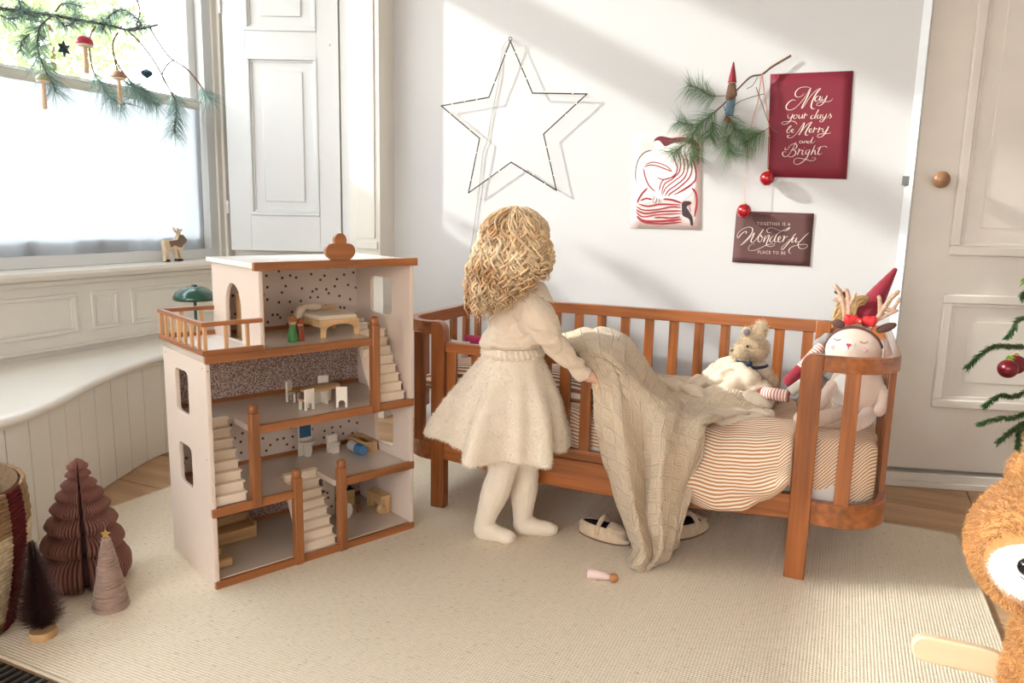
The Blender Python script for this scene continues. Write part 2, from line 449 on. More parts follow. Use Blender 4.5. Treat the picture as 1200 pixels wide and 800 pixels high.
for z0, z1 in ((.965, 1.69), (1.80, CEIL-.2)):
    m1 = frame(MB(), P_sh(0, 0, -.012), SD, EZ, SN, .105, z0, .435, z1, .016, .017)
    frame(m1, P_sh(0, 0, -.012), SD, EZ, SN, .121, z0+.016, .419, z1-.016, .010, .006)
    m1.build('panel_moulding', M_shut, sh, world=True, bevel=.004)
    m2 = MB(); sbox(m2, .175, z0+.065, .365, z1-.065, -.012, -.005); m2.build('raised_panel', M_shut, sh, world=True, bevel=.004)
for z in (1.0, 1.9):
    MB().tube([P_sh(-.002, z-.03, .004), P_sh(-.002, z+.03, .004)], .006, 10).build('hinge', M_shut, sh, world=True, smooth=40)
MB().sphere(P_sh(.495, 1.745, .003), .006, 10, 6).build('knob', M_shut, sh, world=True, smooth=True)
# shutter leaf folded behind, seen as a bright edge
mb = MB(); sbox(mb, W+.005, .80, W+.06, CEIL-.05, -.03, -.008); mb.build('folded_leaf', M_shut, sh, world=True, bevel=.002)

# door unit at the right
def P_d(s, z, d=0): return L0+LD*s+LN*d+V((0, 0, z))
def dbox(mb, s0, z0, s1, z1, d0, d1):
    P = [P_d(s, z, d) for d in (d0, d1) for s, z in ((s0, z0), (s1, z0), (s1, z1), (s0, z1))]
    return mb.add(P, [(0,3,2,1),(4,5,6,7),(0,1,5,4),(1,2,6,5),(2,3,7,6),(3,0,4,7)])
mb = MB(); dbox(mb, -.02, .07, .82, 2.1, -.04, 0)
door = struct(mb.build('door_1', M_door, bevel=.003))
for z0, z1 in ((.883, 1.92), (.315, .742)):
    m1 = frame(MB(), P_d(0, 0, 0), LD, EZ, LN, .145, z0, .70, z1, .034, .016); m1.build('panel_moulding', M_door, door, bevel=.005)
    m1 = frame(MB(), P_d(0, 0, 0), LD, EZ, LN, .179, z0+.034, .666, z1-.034, .012, .007); m1.build('inner_moulding', M_door, door, bevel=.002)
    m2 = MB(); dbox(m2, .245, z0+.10, .60, z1-.10, 0, .003); m2.build('raised_panel', M_door, door, bevel=.001)
kn = MB().lathe([(.008, 0), (.011, .004), (.008, .012), (.009, .02), (.02, .024), (.0285, .032), (.0295, .040), (.024, .050), (.010, .056), (.001, .057)], 24, P_d(.080, 1.149, 0), LN)
kn.build('door_knob', mat('knob_wood', (150, 108, 72), .35, .3, grain='x', coat=.3), door, smooth=40)
MB().box((-.012, -.012, 0), (.012, .004, .032), c=None).build('latch', mat('dull_steel', (112, 112, 110), .5), door).location = at(1061, 217, Y=3.098)
mb = MB(); dbox(mb, -.03, 0, 1.2, .055, -.05, .012); dbox(mb, -.03, .0, 1.2, .025, .012, .022)
struct(mb.build('baseboard_right', M_door, bevel=.004))
mb = MB(); dbox(mb, .83, 0.055, .93, 2.2, -.045, .02); struct(mb.build('trim_4', M_door, bevel=.004))
mb = MB().box((-1.985, 3.08, 0), (.16, 3.10, .12)).box((-1.985, 3.086, .12), (.16, 3.10, .135)); struct(mb.build('baseboard_back', M_trim, bevel=.003))
struct(MB().prism([(.170, 3.101), (.196, 3.074), (.206, 3.125), (.17, 3.125)], CEIL).build('trim_5', M_shut))
# rest of the room shell (behind and beside the camera)
struct(MB().box((-3.0, -3.0, CEIL), (2.2, 4.0, CEIL+.1)).build('ceiling', M_wall))
struct(MB().box((2.0, -3.0, 0), (2.1, 4.0, CEIL)).build('wall_right', M_wall))
mb = MB().box((-2.95, -3.1, 0), (2.1, -3.0, .8)).box((-2.95, -3.1, 2.5), (2.1, -3.0, CEIL)).box((-2.95, -3.1, .8), (-2.2, -3.0, 2.5)).box((1.2, -3.1, .8), (2.1, -3.0, 2.5)).box((-.5, -3.1, .8), (-.3, -3.0, 2.5))
struct(mb.build('wall_rear', M_wall))

# window bench with S-curved front
M_bench = mat('bench_white_paint', (236, 231, 219), 0.33, 0.03, 3, 0.15, 20, 0.5)
BC = [(-2.17, .70), (-2.13, 1.0), (-2.068, 1.249), (-2.115, 1.402), (-2.185, 1.53), (-2.262, 1.655), (-2.325, 1.78), (-2.375, 1.90), (-2.42, 2.02), (-2.443, 2.12), (-2.455, 2.35), (-2.46, 2.95)]
BP = catmull([(x, y, 0) for x, y in [(-2.18, -2.9), (-2.18, -1)]+BC], 10)
bench = thing('window_bench', 'white built-in bench with curved front under the window', 'bench', (-2.3, 1.5, 0))
mb = MB(); rings = []
for i, p in enumerate(BP):
    d = (BP[min(i+1, len(BP)-1)]-BP[max(i-1, 0)]).normalized(); nn = V((d.y, -d.x, 0))
    if nn.x < 0: nn = -nn
    pr = [(-.03, .388), (.0, .388), (.012, .394), (.016, .404), (.012, .414), (.0, .420), (-.03, .4215)]
    r = [V((p.x+nn.x*a, p.y+nn.y*a, z)) for a, z in pr]
    rings.append([V((-2.745, p.y, .388))]+r+[V((-2.745, p.y, .4215))])
mb.rings(rings); mb.build('seat_top', M_bench, bench, world=True, smooth=50)
# boards along the front, each its own
acc = [0]
for a, b in zip(BP[:-1], BP[1:]): acc.append(acc[-1]+(b-a).length)
def bench_pt(s, inset):
    s = max(0, min(acc[-1]-1e-4, s)); i = 0
    while acc[i+1] < s: i += 1
    t = (s-acc[i])/(acc[i+1]-acc[i]); p = BP[i].lerp(BP[i+1], t); d = (BP[i+1]-BP[i]).normalized(); nn = V((d.y, -d.x, 0))
    if nn.x < 0: nn = -nn
    return p-nn*inset
s = 2.2; bw = .105
while s < acc[-1]-.02:
    e = min(s+bw, acc[-1]); fr = [bench_pt(s+.0012+(e-s-.0024)*t/4, .028) for t in range(5)]; bk = [bench_pt(s+.0012+(e-s-.0024)*t/4, .045) for t in range(5)]
    ring = fr+bk[::-1]
    MB().rings([[V((p.x, p.y, z)) for p in ring] for z in (.002, .388)]).build('front_board', M_bench, bench, world=True, bevel=.0012, seg=1)
    s = e
mb = MB(); mb.tube([bench_pt(.5+i*.08, .026)+V((0, 0, .381)) for i in range(int((acc[-1]-.5)/.08))], .007, 8); mb.build('under_moulding', M_bench, bench, world=True, smooth=True)

# rug
M_rug = bpy.data.materials.new('ribbed_wool'); M_rug.use_nodes = True
N = M_rug.node_tree.nodes; L = M_rug.node_tree.links; b = N['Principled BSDF']; b.inputs['Roughness'].default_value = .95; b.inputs['Specular IOR Level'].default_value = .1
tc = N.new('ShaderNodeTexCoord')
w1 = N.new('ShaderNodeTexWave'); w1.inputs['Scale'].default_value = 42; w1.inputs['Distortion'].default_value = .35; w1.inputs['Detail'].default_value = 2; w1.bands_direction = 'X'
w2 = N.new('ShaderNodeTexWave'); w2.inputs['Scale'].default_value = 42; w2.inputs['Distortion'].default_value = .5; w2.bands_direction = 'Y'
n1 = N.new('ShaderNodeTexNoise'); n1.inputs['Scale'].default_value = 260; n1.inputs['Detail'].default_value = 3
mp = N.new('ShaderNodeMapping'); mp.inputs['Scale'].default_value = (34, 110, 1); n2 = N.new('ShaderNodeTexNoise'); n2.inputs['Scale'].default_value = 1.6; n2.inputs['Detail'].default_value = 6
for q in (w1, w2, n1, mp): L.new(tc.outputs['Object'], q.inputs[0])
L.new(mp.outputs[0], n2.inputs[0])
rp = N.new('ShaderNodeValToRGB'); E_ = rp.color_ramp.elements; E_[0].position = .28; E_[0].color = rgb(206, 184, 152); E_[1].position = .62; E_[1].color = rgb(246, 232, 208)
e = E_.new(.38); e.color = rgb(240, 223, 196); L.new(n2.outputs[0], rp.inputs[0])
mx = N.new('ShaderNodeMix'); mx.data_type = 'RGBA'; mx.blend_type = 'MULTIPLY'; mx.inputs[0].default_value = .12
L.new(rp.outputs[0], mx.inputs['A']); L.new(w1.outputs[0], mx.inputs['B']); L.new(mx.outputs['Result'], b.inputs['Base Color'])
ad = N.new('ShaderNodeMath'); ad.operation = 'ADD'; L.new(w1.outputs[1], ad.inputs[0]); L.new(w2.outputs[1], ad.inputs[1])
a2 = N.new('ShaderNodeMath'); a2.operation = 'ADD'; L.new(ad.outputs[0], a2.inputs[0]); L.new(n1.outputs[0], a2.inputs[1])
bp = N.new('ShaderNodeBump'); bp.inputs['Strength'].default_value = .38; bp.inputs['Distance'].default_value = .0025; L.new(a2.outputs[0], bp.inputs['Height']); L.new(bp.outputs[0], b.inputs['Normal'])
# rounded corners and slightly wavy edge
cor = [(-1.68, .945), (-1.3, .94), (-.5, .94), (.395, .94), (.41, .96), (.418, 1.5), (.424, 1.94), (.42, 2.3), (.408, 2.66), (.395, 2.68), (-.5, 2.68), (-2.10, 2.66), (-2.12, 2.64), (-2.135, 2.0), (-2.15, 1.75), (-2.165, 1.60), (-2.15, 1.3), (-2.13, .98), (-2.10, .95)]
rug = thing('rug', 'large cream ribbed wool rug covering the floorboards', 'rug', (-.85, 1.8, 0))
mb = MB(); mb.rings([[V((x, y, z)) for x, y in cor] for z in (.0005, .008)]); mb.build('pile', M_rug, rug, world=True, bevel=.002)
mb = MB(); mb.tube([V((x, y, .006)) for x, y in cor], .0045, 6, closed=True); mb.build('bound_edge', mat('rug_binding', (214, 198, 172), .9, .15, 40), rug, world=True, smooth=True)

# floor grate in the corner
gt = thing('floor_grate', 'black iron slotted heating grate in the floor corner', 'grate', (-1.66, .86, 0))
MB().box((-1.80, .70, .0), (-1.30, .935, .002)).build('frame', M_metal_dark, gt, world=True)
for i in range(22): MB().box((-1.795+i*.0225, .705, .002), (-1.789+i*.0225, .93, .006)).build('slat', M_steel, gt, world=True)
RUGZ = .008
# ---------------------------------------------------------------- dollhouse
A_DH = math.radians(65.95); DH0 = V((-1.437, 1.372, RUGZ))
DU = V((math.cos(A_DH), math.sin(A_DH), 0)); DV = V((-math.sin(A_DH), math.cos(A_DH), 0))
def dl(u, v, z=0): return DH0+DU*u+DV*v+V((0, 0, z))
M_pink = mat('pale_pink_board', (226, 208, 192), 0.35, 0.02, 4, spec=.5, coat=.15)
M_dfl = mat('taupe_floor_lacquer', (206, 190, 174), 0.22, 0.03, 4, coat=.4)
def wood(nm, c, ax, rough=.4, var=.35, coat=.15): return mat(nm+'_'+ax, c, rough, var, grain=ax, coat=coat, bump=.08, gscale=45)
WAL = (160, 98, 52)
PINE = (212, 172, 122)
def dots_mat(name, base, dot, scale, r):
    m = mat(name, base, .5); N = m.node_tree.nodes; L = m.node_tree.links; b = N['Principled BSDF']
    tc = N.new('ShaderNodeTexCoord'); mp = N.new('ShaderNodeMapping'); mp.inputs['Scale'].default_value = (1, 0, 1); L.new(tc.outputs['Object'], mp.inputs[0])
    v = N.new('ShaderNodeTexVoronoi'); v.voronoi_dimensions = '2D'; sp = N.new('ShaderNodeSeparateXYZ'); cb = N.new('ShaderNodeCombineXYZ'); v.inputs['Scale'].default_value = scale; v.inputs['Randomness'].default_value = .75; L.new(mp.outputs[0], sp.inputs[0]); L.new(sp.outputs['X'], cb.inputs['X']); L.new(sp.outputs['Z'], cb.inputs['Y']); L.new(cb.outputs[0], v.inputs['Vector'])
    c = N.new('ShaderNodeMath'); c.operation = 'LESS_THAN'; c.inputs[1].default_value = r; L.new(v.outputs['Distance'], c.inputs[0])
    x = N.new('ShaderNodeMix'); x.data_type = 'RGBA'; x.inputs['A'].default_value = rgb(*base); x.inputs['B'].default_value = rgb(*dot)
    L.new(c.outputs[0], x.inputs['Factor']); L.new(x.outputs['Result'], b.inputs['Base Color']); return m
M_dots = dots_mat('dotted_wallpaper', (222, 206, 194), (96, 58, 42), 30, .13)
def speck_mat(name, a, c, scale):
    m = mat(name, a, .6); N = m.node_tree.nodes; L = m.node_tree.links; b = N['Principled BSDF']
    tc = N.new('ShaderNodeTexCoord'); v = N.new('ShaderNodeTexNoise'); v.inputs['Scale'].default_value = scale; v.inputs['Detail'].default_value = 1; L.new(tc.outputs['Object'], v.inputs[0])
    rp = N.new('ShaderNodeValToRGB'); rp.color_ramp.interpolation = 'CONSTANT'; rp.color_ramp.elements[0].color = rgb(*c); rp.color_ramp.elements[1].color = rgb(*a); rp.color_ramp.elements[1].position = .5
    L.new(v.outputs[0], rp.inputs[0]); L.new(rp.outputs[0], b.inputs['Base Color']); return m
M_speck = speck_mat('speckled_wallpaper', (204, 184, 172), (138, 106, 98), 230)
dh = thing('dollhouse', 'tall pink and walnut wooden dollhouse with open front on the rug', 'dollhouse', tuple(DH0), A_DH)
DW, DD, T = .627, .32, .012
MXZ = Matrix(((1,0,0,0),(0,0,1,0),(0,1,0,0),(0,0,0,1)))       # panel x->x, y->z, thickness->y
def side(u): return Matrix(((0,0,1,u),(1,0,0,0),(0,1,0,0),(0,0,0,1)))   # panel x->v, y->z, thickness->u
def arch(x0, x1, z0, z1, n=10):
    r = (x1-x0)/2; c = (x0+x1)/2
    return [(x0, z0), (x1, z0)]+[(c+r*math.cos(PI*k/n), z1-r*1.15+r*1.15*math.sin(PI*k/n)) for k in range(n+1)]
cut_panel('side_panel', [(0, 0), (DD, 0), (DD, .605), (0, .605)], [rrect(.131, .235, .229, .352, .018), rrect(.131, .440, .229, .560, .018)], T, M_pink, side(0), dh, .0015)
cut_panel('side_panel', [(0, 0), (DD, 0), (DD, .835), (0, .835)], [rrect(.098, .24, .205, .36, .02), rrect(.09, .455, .20, .567, .02), rrect(.102, .668, .225, .785, .018)], T, M_pink, side(DW-T), dh, .0015)
cut_panel('side_panel', [(0, .625), (DD, .625), (DD, .835), (0, .835)], [arch(.12, .225, .628, .786)], T, M_pink, side(.145), dh, .0015, label='wall panel with arched door to the balcony')
for z0, z1, m, u0 in ((.02, .205, M_speck, T), (.214, .40, M_dots, T), (.42, .605, M_speck, T), (.622, .835, M_dots, .157)):
    MB().box((u0, DD-.008, z0), (DW-T, DD, z1)).build('back_panel', m, dh)
    MB().box((u0, DD-.014, z0), (DW-T, DD-.008, z0+.012)).build('skirting_strip', wood('walnut', WAL, 'x'), dh)
# floors with stair openings
def slab(z, holes, u0=T, u1=DW-T, th=.018, m=M_dfl):
    return cut_panel('floor_board', [(u0, .010), (u1, .010), (u1, DD), (u0, DD)], holes, th, m, Matrix.Translation((0, 0, z)), dh, .001)
slab(.004, [])
def slab_notch(z, poly): return cut_panel('floor_board', poly, [], .018, M_dfl, Matrix.Translation((0, 0, z)), dh, .001)
slab_notch(.197, [(T, .010), (.24, .010), (.24, .135), (.358, .135), (.358, .010), (DW-T, .010), (DW-T, DD), (T, DD)])
slab_notch(.402, [(.115, .010), (DW-T, .010), (DW-T, DD), (T, DD), (T, .130), (.115, .130)])
slab_notch(.605, [(0, .0), (.495, .0), (.495, .13), (.60, .13), (DW-T, .13), (DW-T, DD), (0, DD)])
# walnut front strips
S = lambda u0, u1, z0, z1, v0=-.004, v1=.010: MB().box((u0, v0, z0), (u1, v1, z1)).build('front_strip', wood('walnut', WAL, 'x'), dh, bevel=.0015)
S(T*0+.0, DW, -.003, .020); S(.0, .24, .197, .2205); S(.365, DW, .197, .2205); S(.112, DW, .400, .4225); S(.0, .492, .603, .6255)
S(.130, DW+.008, .832, .854, -.012, .003)
MB().box((.133, .003, .836), (DW+.008, DD+.008, .850)).build('roof_board', mat('roof_white', (240, 234, 226), .25, coat=.3), dh, bevel=.002)
# posts with ball tops
def post(u, z0, z1):
    w = .0125
    p = MB().box((u-w, -.010, z0), (u+w, .014, z1-.022)).build('post', wood('walnut', WAL, 'z'), dh, bevel=.003)
    MB().lathe([(.009, z1-.024), (.0125, z1-.020), (.0135, z1-.010), (.012, z1-.003), (.007, z1+.001), (.001, z1+.003)], 18, (u, .002, 0)).build('finial', wood('walnut', WAL, 'z'), p, smooth=50)
post(.236, .0, .277); post(.374, .0, .277); post(.119, .2, .481); post(.491, .40, .686)
# stairs
M_step = mat('cream_step', (240, 222, 198), .45, .02)
def stairs(u0, u1, z0, z1, v0=.012, v1=.135, n=8):
    st = MB()
    P = [(v0, z0)]
    for i in range(n):
        P.append((v0+(v1-v0)*i/n, z0+(z1-z0)*(i+1)/n)); P.append((v0+(v1-v0)*(i+1)/n, z0+(z1-z0)*(i+1)/n))
    P += [(v1, z1-.03), (v0+.03, z0)]
    st.prism(P, u1-u0, org=(u0, 0, 0), ex=(0, 1, 0), ey=(0, 0, 1))
    s = st.build('staircase', M_step, dh, bevel=.0008, seg=1)
    for i in range(n):
        MB().box((u0-.001, v0+(v1-v0)*i/n-.004, z0+(z1-z0)*(i+1)/n-.004), (u1+.003, v0+(v1-v0)*(i+1)/n, z0+(z1-z0)*(i+1)/n+.001)).build('tread', M_step, s, bevel=.0008, seg=1)
stairs(.256, .356, .022, .222); stairs(.013, .096, .2205, .425); stairs(.506, .600, .4225, .627)
# divider wall on the ground floor, left and right of the first flight
cut_panel('divider_panel', [(.135, .022), (.30, .022), (.30, .197), (.135, .197)], [], .008, M_dots, side(.385), dh)
MB().box((.392, .20, .022), (.46, .208, .197)).build('divider_panel', M_dots, dh)
# balcony
def bb(p0, p1, w, h, nm): return MB().bar(p0, p1, w, h).build(nm, wood('walnut', WAL, 'x' if abs(p1[0]-p0[0]) > abs(p1[1]-p0[1]) else 'y'), dh, bevel=.0012)
MB().box((0, .0, .623), (.145, DD, .626)).build('balcony_deck', mat('roof_white', (240,234,226)), dh)
for z, w, h in ((.632, .012, .013), (.704, .013, .011)):
    nm = 'balcony_rail'
    bb((-.002, .002, z), (-.002, DD, z), w, h, nm); bb((-.008, -.002, z), (.15, -.002, z), w, h, nm); bb((-.008, DD-.002, z), (.15, DD-.002, z), w, h, nm)
for v in [.03+.048*k for k in range(7)]: MB().box((-.006, v-.0045, .637), (.002, v+.0045, .70)).build('baluster', wood('beech', (214, 164, 116), 'z'), dh, bevel=.001)
for v in (-.002, DD-.002):
    for u in (.002, .055, .11): MB().box((u-.0045, v-.004, .637), (u+.0045, v+.004, .70)).build('baluster', wood('beech', (214, 164, 116), 'z'), dh, bevel=.001)
# trefoil ornament on the roof edge
tr = MB()
poly = []
for cx, cz, a0, a1, r in ((.355, .878, 235, 80, .021), (.380, .908, 205, -25, .0195), (.405, .878, 100, -55, .021)):
    for k in range(11): t = math.radians(a0+(a1-a0)*k/10); poly.append((cx+r*math.cos(t), cz+r*math.sin(t)))
poly += [(.405, .852), (.357, .852)]
tr.prism(poly[::-1], .012, org=(0, .004, 0), ex=(1, 0, 0), ey=(0, 0, 1)); tr.build('trefoil_ornament', wood('walnut', WAL, 'x'), dh, bevel=.001)
for (u, z) in ((.006, .02), (.006, .22), (.006, .585)):
    MB().sphere((u, -.0005, z), (.0022, .001, .0022), 8, 5).build('screw', M_steel, dh, smooth=True)
for (v, z) in ((.02, .59), (.02, .35), (.3, .59)):
    MB().sphere((-.0005, v, z), (.001, .0022, .0022), 8, 5).build('screw', M_steel, dh, smooth=True)

# --- furniture inside (each a thing)
M_white_w = mat('white_painted_wood', (238, 228, 212), .45, .02)
Fz = [.022, .215, .420, .623]
def dthing(name, label, cat, u, v, z, r=0, group=None): return thing(name, label, cat, tuple(dl(u, v, z)), A_DH+math.radians(r), group)
PX = lambda: wood('pine', PINE, 'x'); PZ = lambda: wood('pine', PINE, 'z')
# bed on the top floor
t = dthing('toy_bed', 'light wooden toy bed with cream mattress in the top room', 'toy bed', .425, .155, Fz[3])
hb = []
def arch_end(x, w=.10, h=.062):
    P = [(-w/2, 0), (-w/2+.014, 0)]+[(-w/2+.014+(w-.028)*(.5-.5*math.cos(PI*k/10)), .012+.026*math.sin(PI*k/10)**.6) for k in range(1, 10)]+[(w/2-.014, 0), (w/2, 0), (w/2, h), (-w/2, h)]
    return P
for y in (-.075, .067): MB().prism(arch_end(0, .125, .052 if y < 0 else .075), .008, org=(0, y+.008, 0), ex=(1,0,0), ey=(0,0,1)).build('bed_end', PX(), t, bevel=.001)
for x in (-.0625, .0545): MB().box((x, -.067, .03), (x+.008, .067, .052)).build('side_rail', PX(), t, bevel=.001)
mb = MB().sphere((0, 0, .058), (.066, .078, .016), 20, 10); blob('mattress', MB().box((-.06, -.07, .048), (.06, .07, .064)), mat('toy_linen', (222, 208, 186), .9, .05, bump=.2), t, voxel=.004, smooth=8)
MB().sphere((-.02, .055, .076), (.028, .012, .012), 14, 8).build('pillow', mat('toy_linen', (230, 218, 198)), t, smooth=True)
t.scale = (1, 1, 1)
t = dthing('toy_pillow', 'cream felt crescent leaning at the back end of the toy bed', 'toy pillow', .345, .20, Fz[3]+.04, 20)
blob('body', MB().capsule((0, 0, 0), .012, (.02, 0, .03), .014).capsule((.02, 0, .03), .014, (.045, 0, .04), .006), mat('toy_linen', (230,218,198)), t, voxel=.003)
# wardrobe
t = dthing('toy_wardrobe', 'tall narrow pine toy wardrobe behind the arched wall', 'toy wardrobe', .215, .225, Fz[3])
MB().box((-.03, -.03, 0), (.03, .03, .12)).build('body', PZ(), t, bevel=.001); MB().box((-.033, -.033, .12), (.033, .033, .127)).build('top', PX(), t, bevel=.001)
for x in (-.028, .002): MB().box((x, -.034, .008), (x+.026, -.030, .112)).build('door', PZ(), t, bevel=.001)
t = dthing('toy_bedside_table', 'small white toy nightstand by the stair opening', 'toy table', .545, .165, Fz[3])
MB().box((-.014, -.014, 0), (.014, .014, .018)).build('body', M_white_w, t, bevel=.001); MB().box((-.017, -.017, .018), (.017, .017, .022)).build('top', M_white_w, t, bevel=.001)
MB().lathe([(.006, .022), (.008, .03), (.006, .036), (.001, .037)], 12).build('lamp', M_white_w, t, smooth=True)
# peg dolls
def peg(name, lab, p, body, headc, hairc, h=.062, rot=None, group=None, r=.0125):
    t = thing(name, lab, 'peg doll', tuple(p), A_DH if rot is None else 0, group, rot=rot)
    k = h/.062
    MB().lathe([(r*.95, 0), (r, .002*k), (r*.98, .012*k), (r*.72, .03*k), (r*.5, .041*k), (r*.3, .043*k)], 20).build('body', body, t, smooth=40)
    MB().sphere((0, 0, .050*k), r*.82, 16, 10).build('head', headc, t, smooth=True)
    if hairc:
        MB().lathe([(r*.88, .049*k), (r*.92, .053*k), (r*.7, .060*k), (r*.3, .0635*k), (.0001, .064*k)], 16).build('hair', hairc, t, smooth=True)
        for x in (-.0035, .0035): MB().sphere((x, -r*.80, .051*k), .0011, 6, 4).build('eye', mat('ink', (25, 20, 18)), t)
    return t
M_skinw = mat('peg_wood', (214, 170, 128), .4, .05, 30)
peg('peg_doll', 'green peg doll with light brown hair in the top room', dl(.275, .082, Fz[3]), mat('green_paint', (62, 128, 62), .4), M_skinw, mat('peg_hair', (150, 100, 55), .5), .072, r=.0155)
peg('peg_doll', 'rust red peg doll standing close to the green one', dl(.299, .086, Fz[3]), mat('rust_paint', (150, 62, 34), .4), M_skinw, mat('rust_paint', (140,55,32)), .062, r=.012)
# table and chairs on the second floor
t = dthing('toy_dining_table', 'round-ended pine toy dining table on white legs, second upper floor', 'toy table', .385, .135, Fz[2], 10)
tt = []
MB().lathe([(.048, .042), (.050, .044), (.050, .047), (.048, .049)], 28).build('tabletop', PX(), t, smooth=50).scale = (1.35, .75, 1)
MB().box((-.036, -.004, 0), (.036, .004, .042)).build('leg', M_white_w, t); MB().box((-.004, -.03, 0), (.004, .03, .042)).build('leg', M_white_w, t)
def toychair(label, u, v, r):
    t = dthing('toy_chair', label, 'toy chair', u, v, Fz[2], r, 'toy chairs around the dining table')
    P = [(-.016, 0), (-.009, 0), (-.009, .016), (-.005, .021), (.005, .021), (.009, .016), (.009, 0), (.016, 0), (.016, .062), (-.016, .062)]
    MB().prism(P, .006, org=(0, .016, 0), ex=(1,0,0), ey=(0,0,1)).build('backrest', M_white_w, t, bevel=.0008)
    MB().box((-.016, -.014, .026), (.016, .010, .032)).build('seat', PX(), t, bevel=.0008)
    for x in (-.016, .009): MB().box((x, -.014, 0), (x+.007, -.008, .026)).build('leg', M_white_w, t)
    return t
toychair('white toy chair with its back at the wall, left end of table', .325, .195, 40)
toychair('white toy chair nearest the front strip, back turned to the room', .313, .085, 190)
toychair('white toy chair at the front right of the table', .410, .055, 150)
toychair('white toy chair behind the table by the far wall', .43, .20, -20)
# bathroom on first floor
t = dthing('toy_washstand', 'white toy washstand with blue mirror on the middle floor', 'toy washstand', .40, .262, Fz[1])
MB().box((-.024, .012, 0), (.024, .018, .105)).build('back_board', M_white_w, t, bevel=.001); MB().box((-.019, .009, .06), (.019, .0125, .10)).build('mirror', mat('mirror_blue', (40, 96, 138), .15), t)
MB().lathe([(.020, .042), (.026, .047), (.026, .051), (.022, .051), (.018, .048), (.001, .048)], 22).build('basin', M_white_w, t, smooth=50)
MB().box((-.009, -.010, 0), (.009, .010, .044)).build('pedestal', M_white_w, t, bevel=.001)
t = dthing('toy_toilet', 'white toy toilet between washstand and bathtub', 'toy toilet', .484, .245, Fz[1])
MB().box((-.017, .004, 0), (.017, .018, .058)).build('cistern', M_white_w, t, bevel=.001); MB().box((-.011, -.018, 0), (.011, .004, .028)).build('base', M_white_w, t, bevel=.001)
MB().lathe([(.016, .028), (.018, .030), (.018, .034), (.014, .036), (.001, .036)], 18, (0, -.008, 0)).build('seat', M_white_w, t, smooth=50)
t = dthing('toy_roll', 'white and blue toy cylinder lying before the bathtub', 'toy roll', .54, .19, Fz[1]+.0165, 0)
MB().lathe([(.0155, 0), (.0165, .002), (.0165, .045), (.0155, .045)], 20, (0, .045, 0), (0, -1, 0)).build('body', mat('pale_grey_paint', (200, 200, 196)), t, smooth=40)
MB().lathe([(.0168, 0), (.0168, .030), (.015, .033), (.0001, .0335)], 20, (0, .0, 0), (0, -1, 0)).build('cap', mat('blue_paint', (72, 122, 168), .4), t, smooth=40, label='blue cap')
t = dthing('toy_bathtub', 'layered pine toy bathtub against the right wall', 'toy bathtub', .585, .235, Fz[1], 0)
MB().box((-.026, -.06, 0), (.026, .06, .004)).build('base', wood('pine', PINE, 'y'), t)
for k in range(4):
    cut_panel('layer', rrect(-.026, -.06, .026, .06, .012), [rrect(-.017, -.05, .017, .05, .014)], .0068, wood('pine', PINE, 'y'), Matrix.Translation((0, 0, .004+k*.007)), t, .0008)
# ground floor
t = dthing('toy_sofa', 'low pine toy sofa in the left ground floor room', 'toy sofa', .115, .235, Fz[0])
MB().box((-.085, -.035, 0), (.085, .035, .036)).build('seat', PX(), t, bevel=.002); MB().box((-.085, .020, .036), (.085, .035, .062)).build('backrest', PX(), t, bevel=.002)
for x in (-.085, .079): MB().box((x, -.035, .036), (x+.006, .020, .048)).build('armrest', PX(), t, bevel=.001)
t = dthing('toy_armchair', 'small pine toy armchair at the open front corner', 'toy chair', .045, .085, Fz[0])
MB().box((-.028, -.024, 0), (.028, .024, .024)).build('seat', PX(), t, bevel=.006); MB().box((-.028, .012, .024), (.01, .024, .044)).build('backrest', PX(), t, bevel=.004)
t = dthing('toy_desk', 'pine toy step bench in the right ground floor room', 'toy bench', .592, .15, Fz[0])
P = [(-.04, 0), (-.012, 0), (-.018, .014), (-.008, .024), (-.014, .034), (.0, .044), (.03, .044), (.03, 0), (.042, 0), (.042, .062), (-.04, .062)]
MB().box((-.018, -.045, .052), (.018, .045, .060)).build('top', wood('pine', PINE, 'y'), t, bevel=.001)
for y in (-.045, .037): MB().box((-.018, y, 0), (.018, y+.008, .052)).build('leg', PZ(), t, bevel=.001)
MB().box((.006, -.037, .012), (.016, .037, .036)).build('shelf', wood('pine', PINE, 'y'), t)
MB().lathe([(.016, 0), (.018, .003), (.018, .012), (.011, .02), (.011, .024)], 14, (-.012, -.03, .018), (0, -1, 0)).build('scroll', PZ(), t, smooth=40)
t = dthing('toy_clock', 'round white toy dial propped up behind the divider', 'toy clock', .475, .155, Fz[0]+.024, 0)
MB().lathe([(.020, 0), (.024, .002), (.024, .006), (.020, .008)], 24, (0, 0, 0), (.3, -1, .1)).build('dial', M_white_w, t, smooth=40)
MB().box((-.012, -.006, -.024), (.012, .014, -.017)).build('foot', M_white_w, t)
t = dthing('toy_cupboard', 'white toy kitchen cupboard partly behind the stairs', 'toy cupboard', .435, .245, Fz[0])
MB().box((-.035, -.02, 0), (.035, .02, .055)).build('body', M_white_w, t, bevel=.001); MB().box((-.037, -.022, .055), (.037, .022, .060)).build('worktop', PX(), t, bevel=.001)
for x in (-.031, .003): MB().box((x, -.024, .006), (x+.028, -.02, .05)).build('door', M_white_w, t, bevel=.001)
t = dthing('toy_cooker', 'pine toy cooker with dark hood near the right wall', 'toy cooker', .53, .25, Fz[0])
MB().box((-.022, -.018, 0), (.022, .018, .055)).build('body', PX(), t, bevel=.001); MB().box((-.02, -.016, .055), (.02, .016, .058)).build('hob', mat('ink', (25,20,18)), t)
MB().box((-.006, .0, .058), (.006, .012, .14)).build('flue', M_steel, t)
mb = MB()
t = dthing('toy_bear', 'tiny brown wooden toy bear by the toy bench', 'toy', .525, .165, Fz[0])
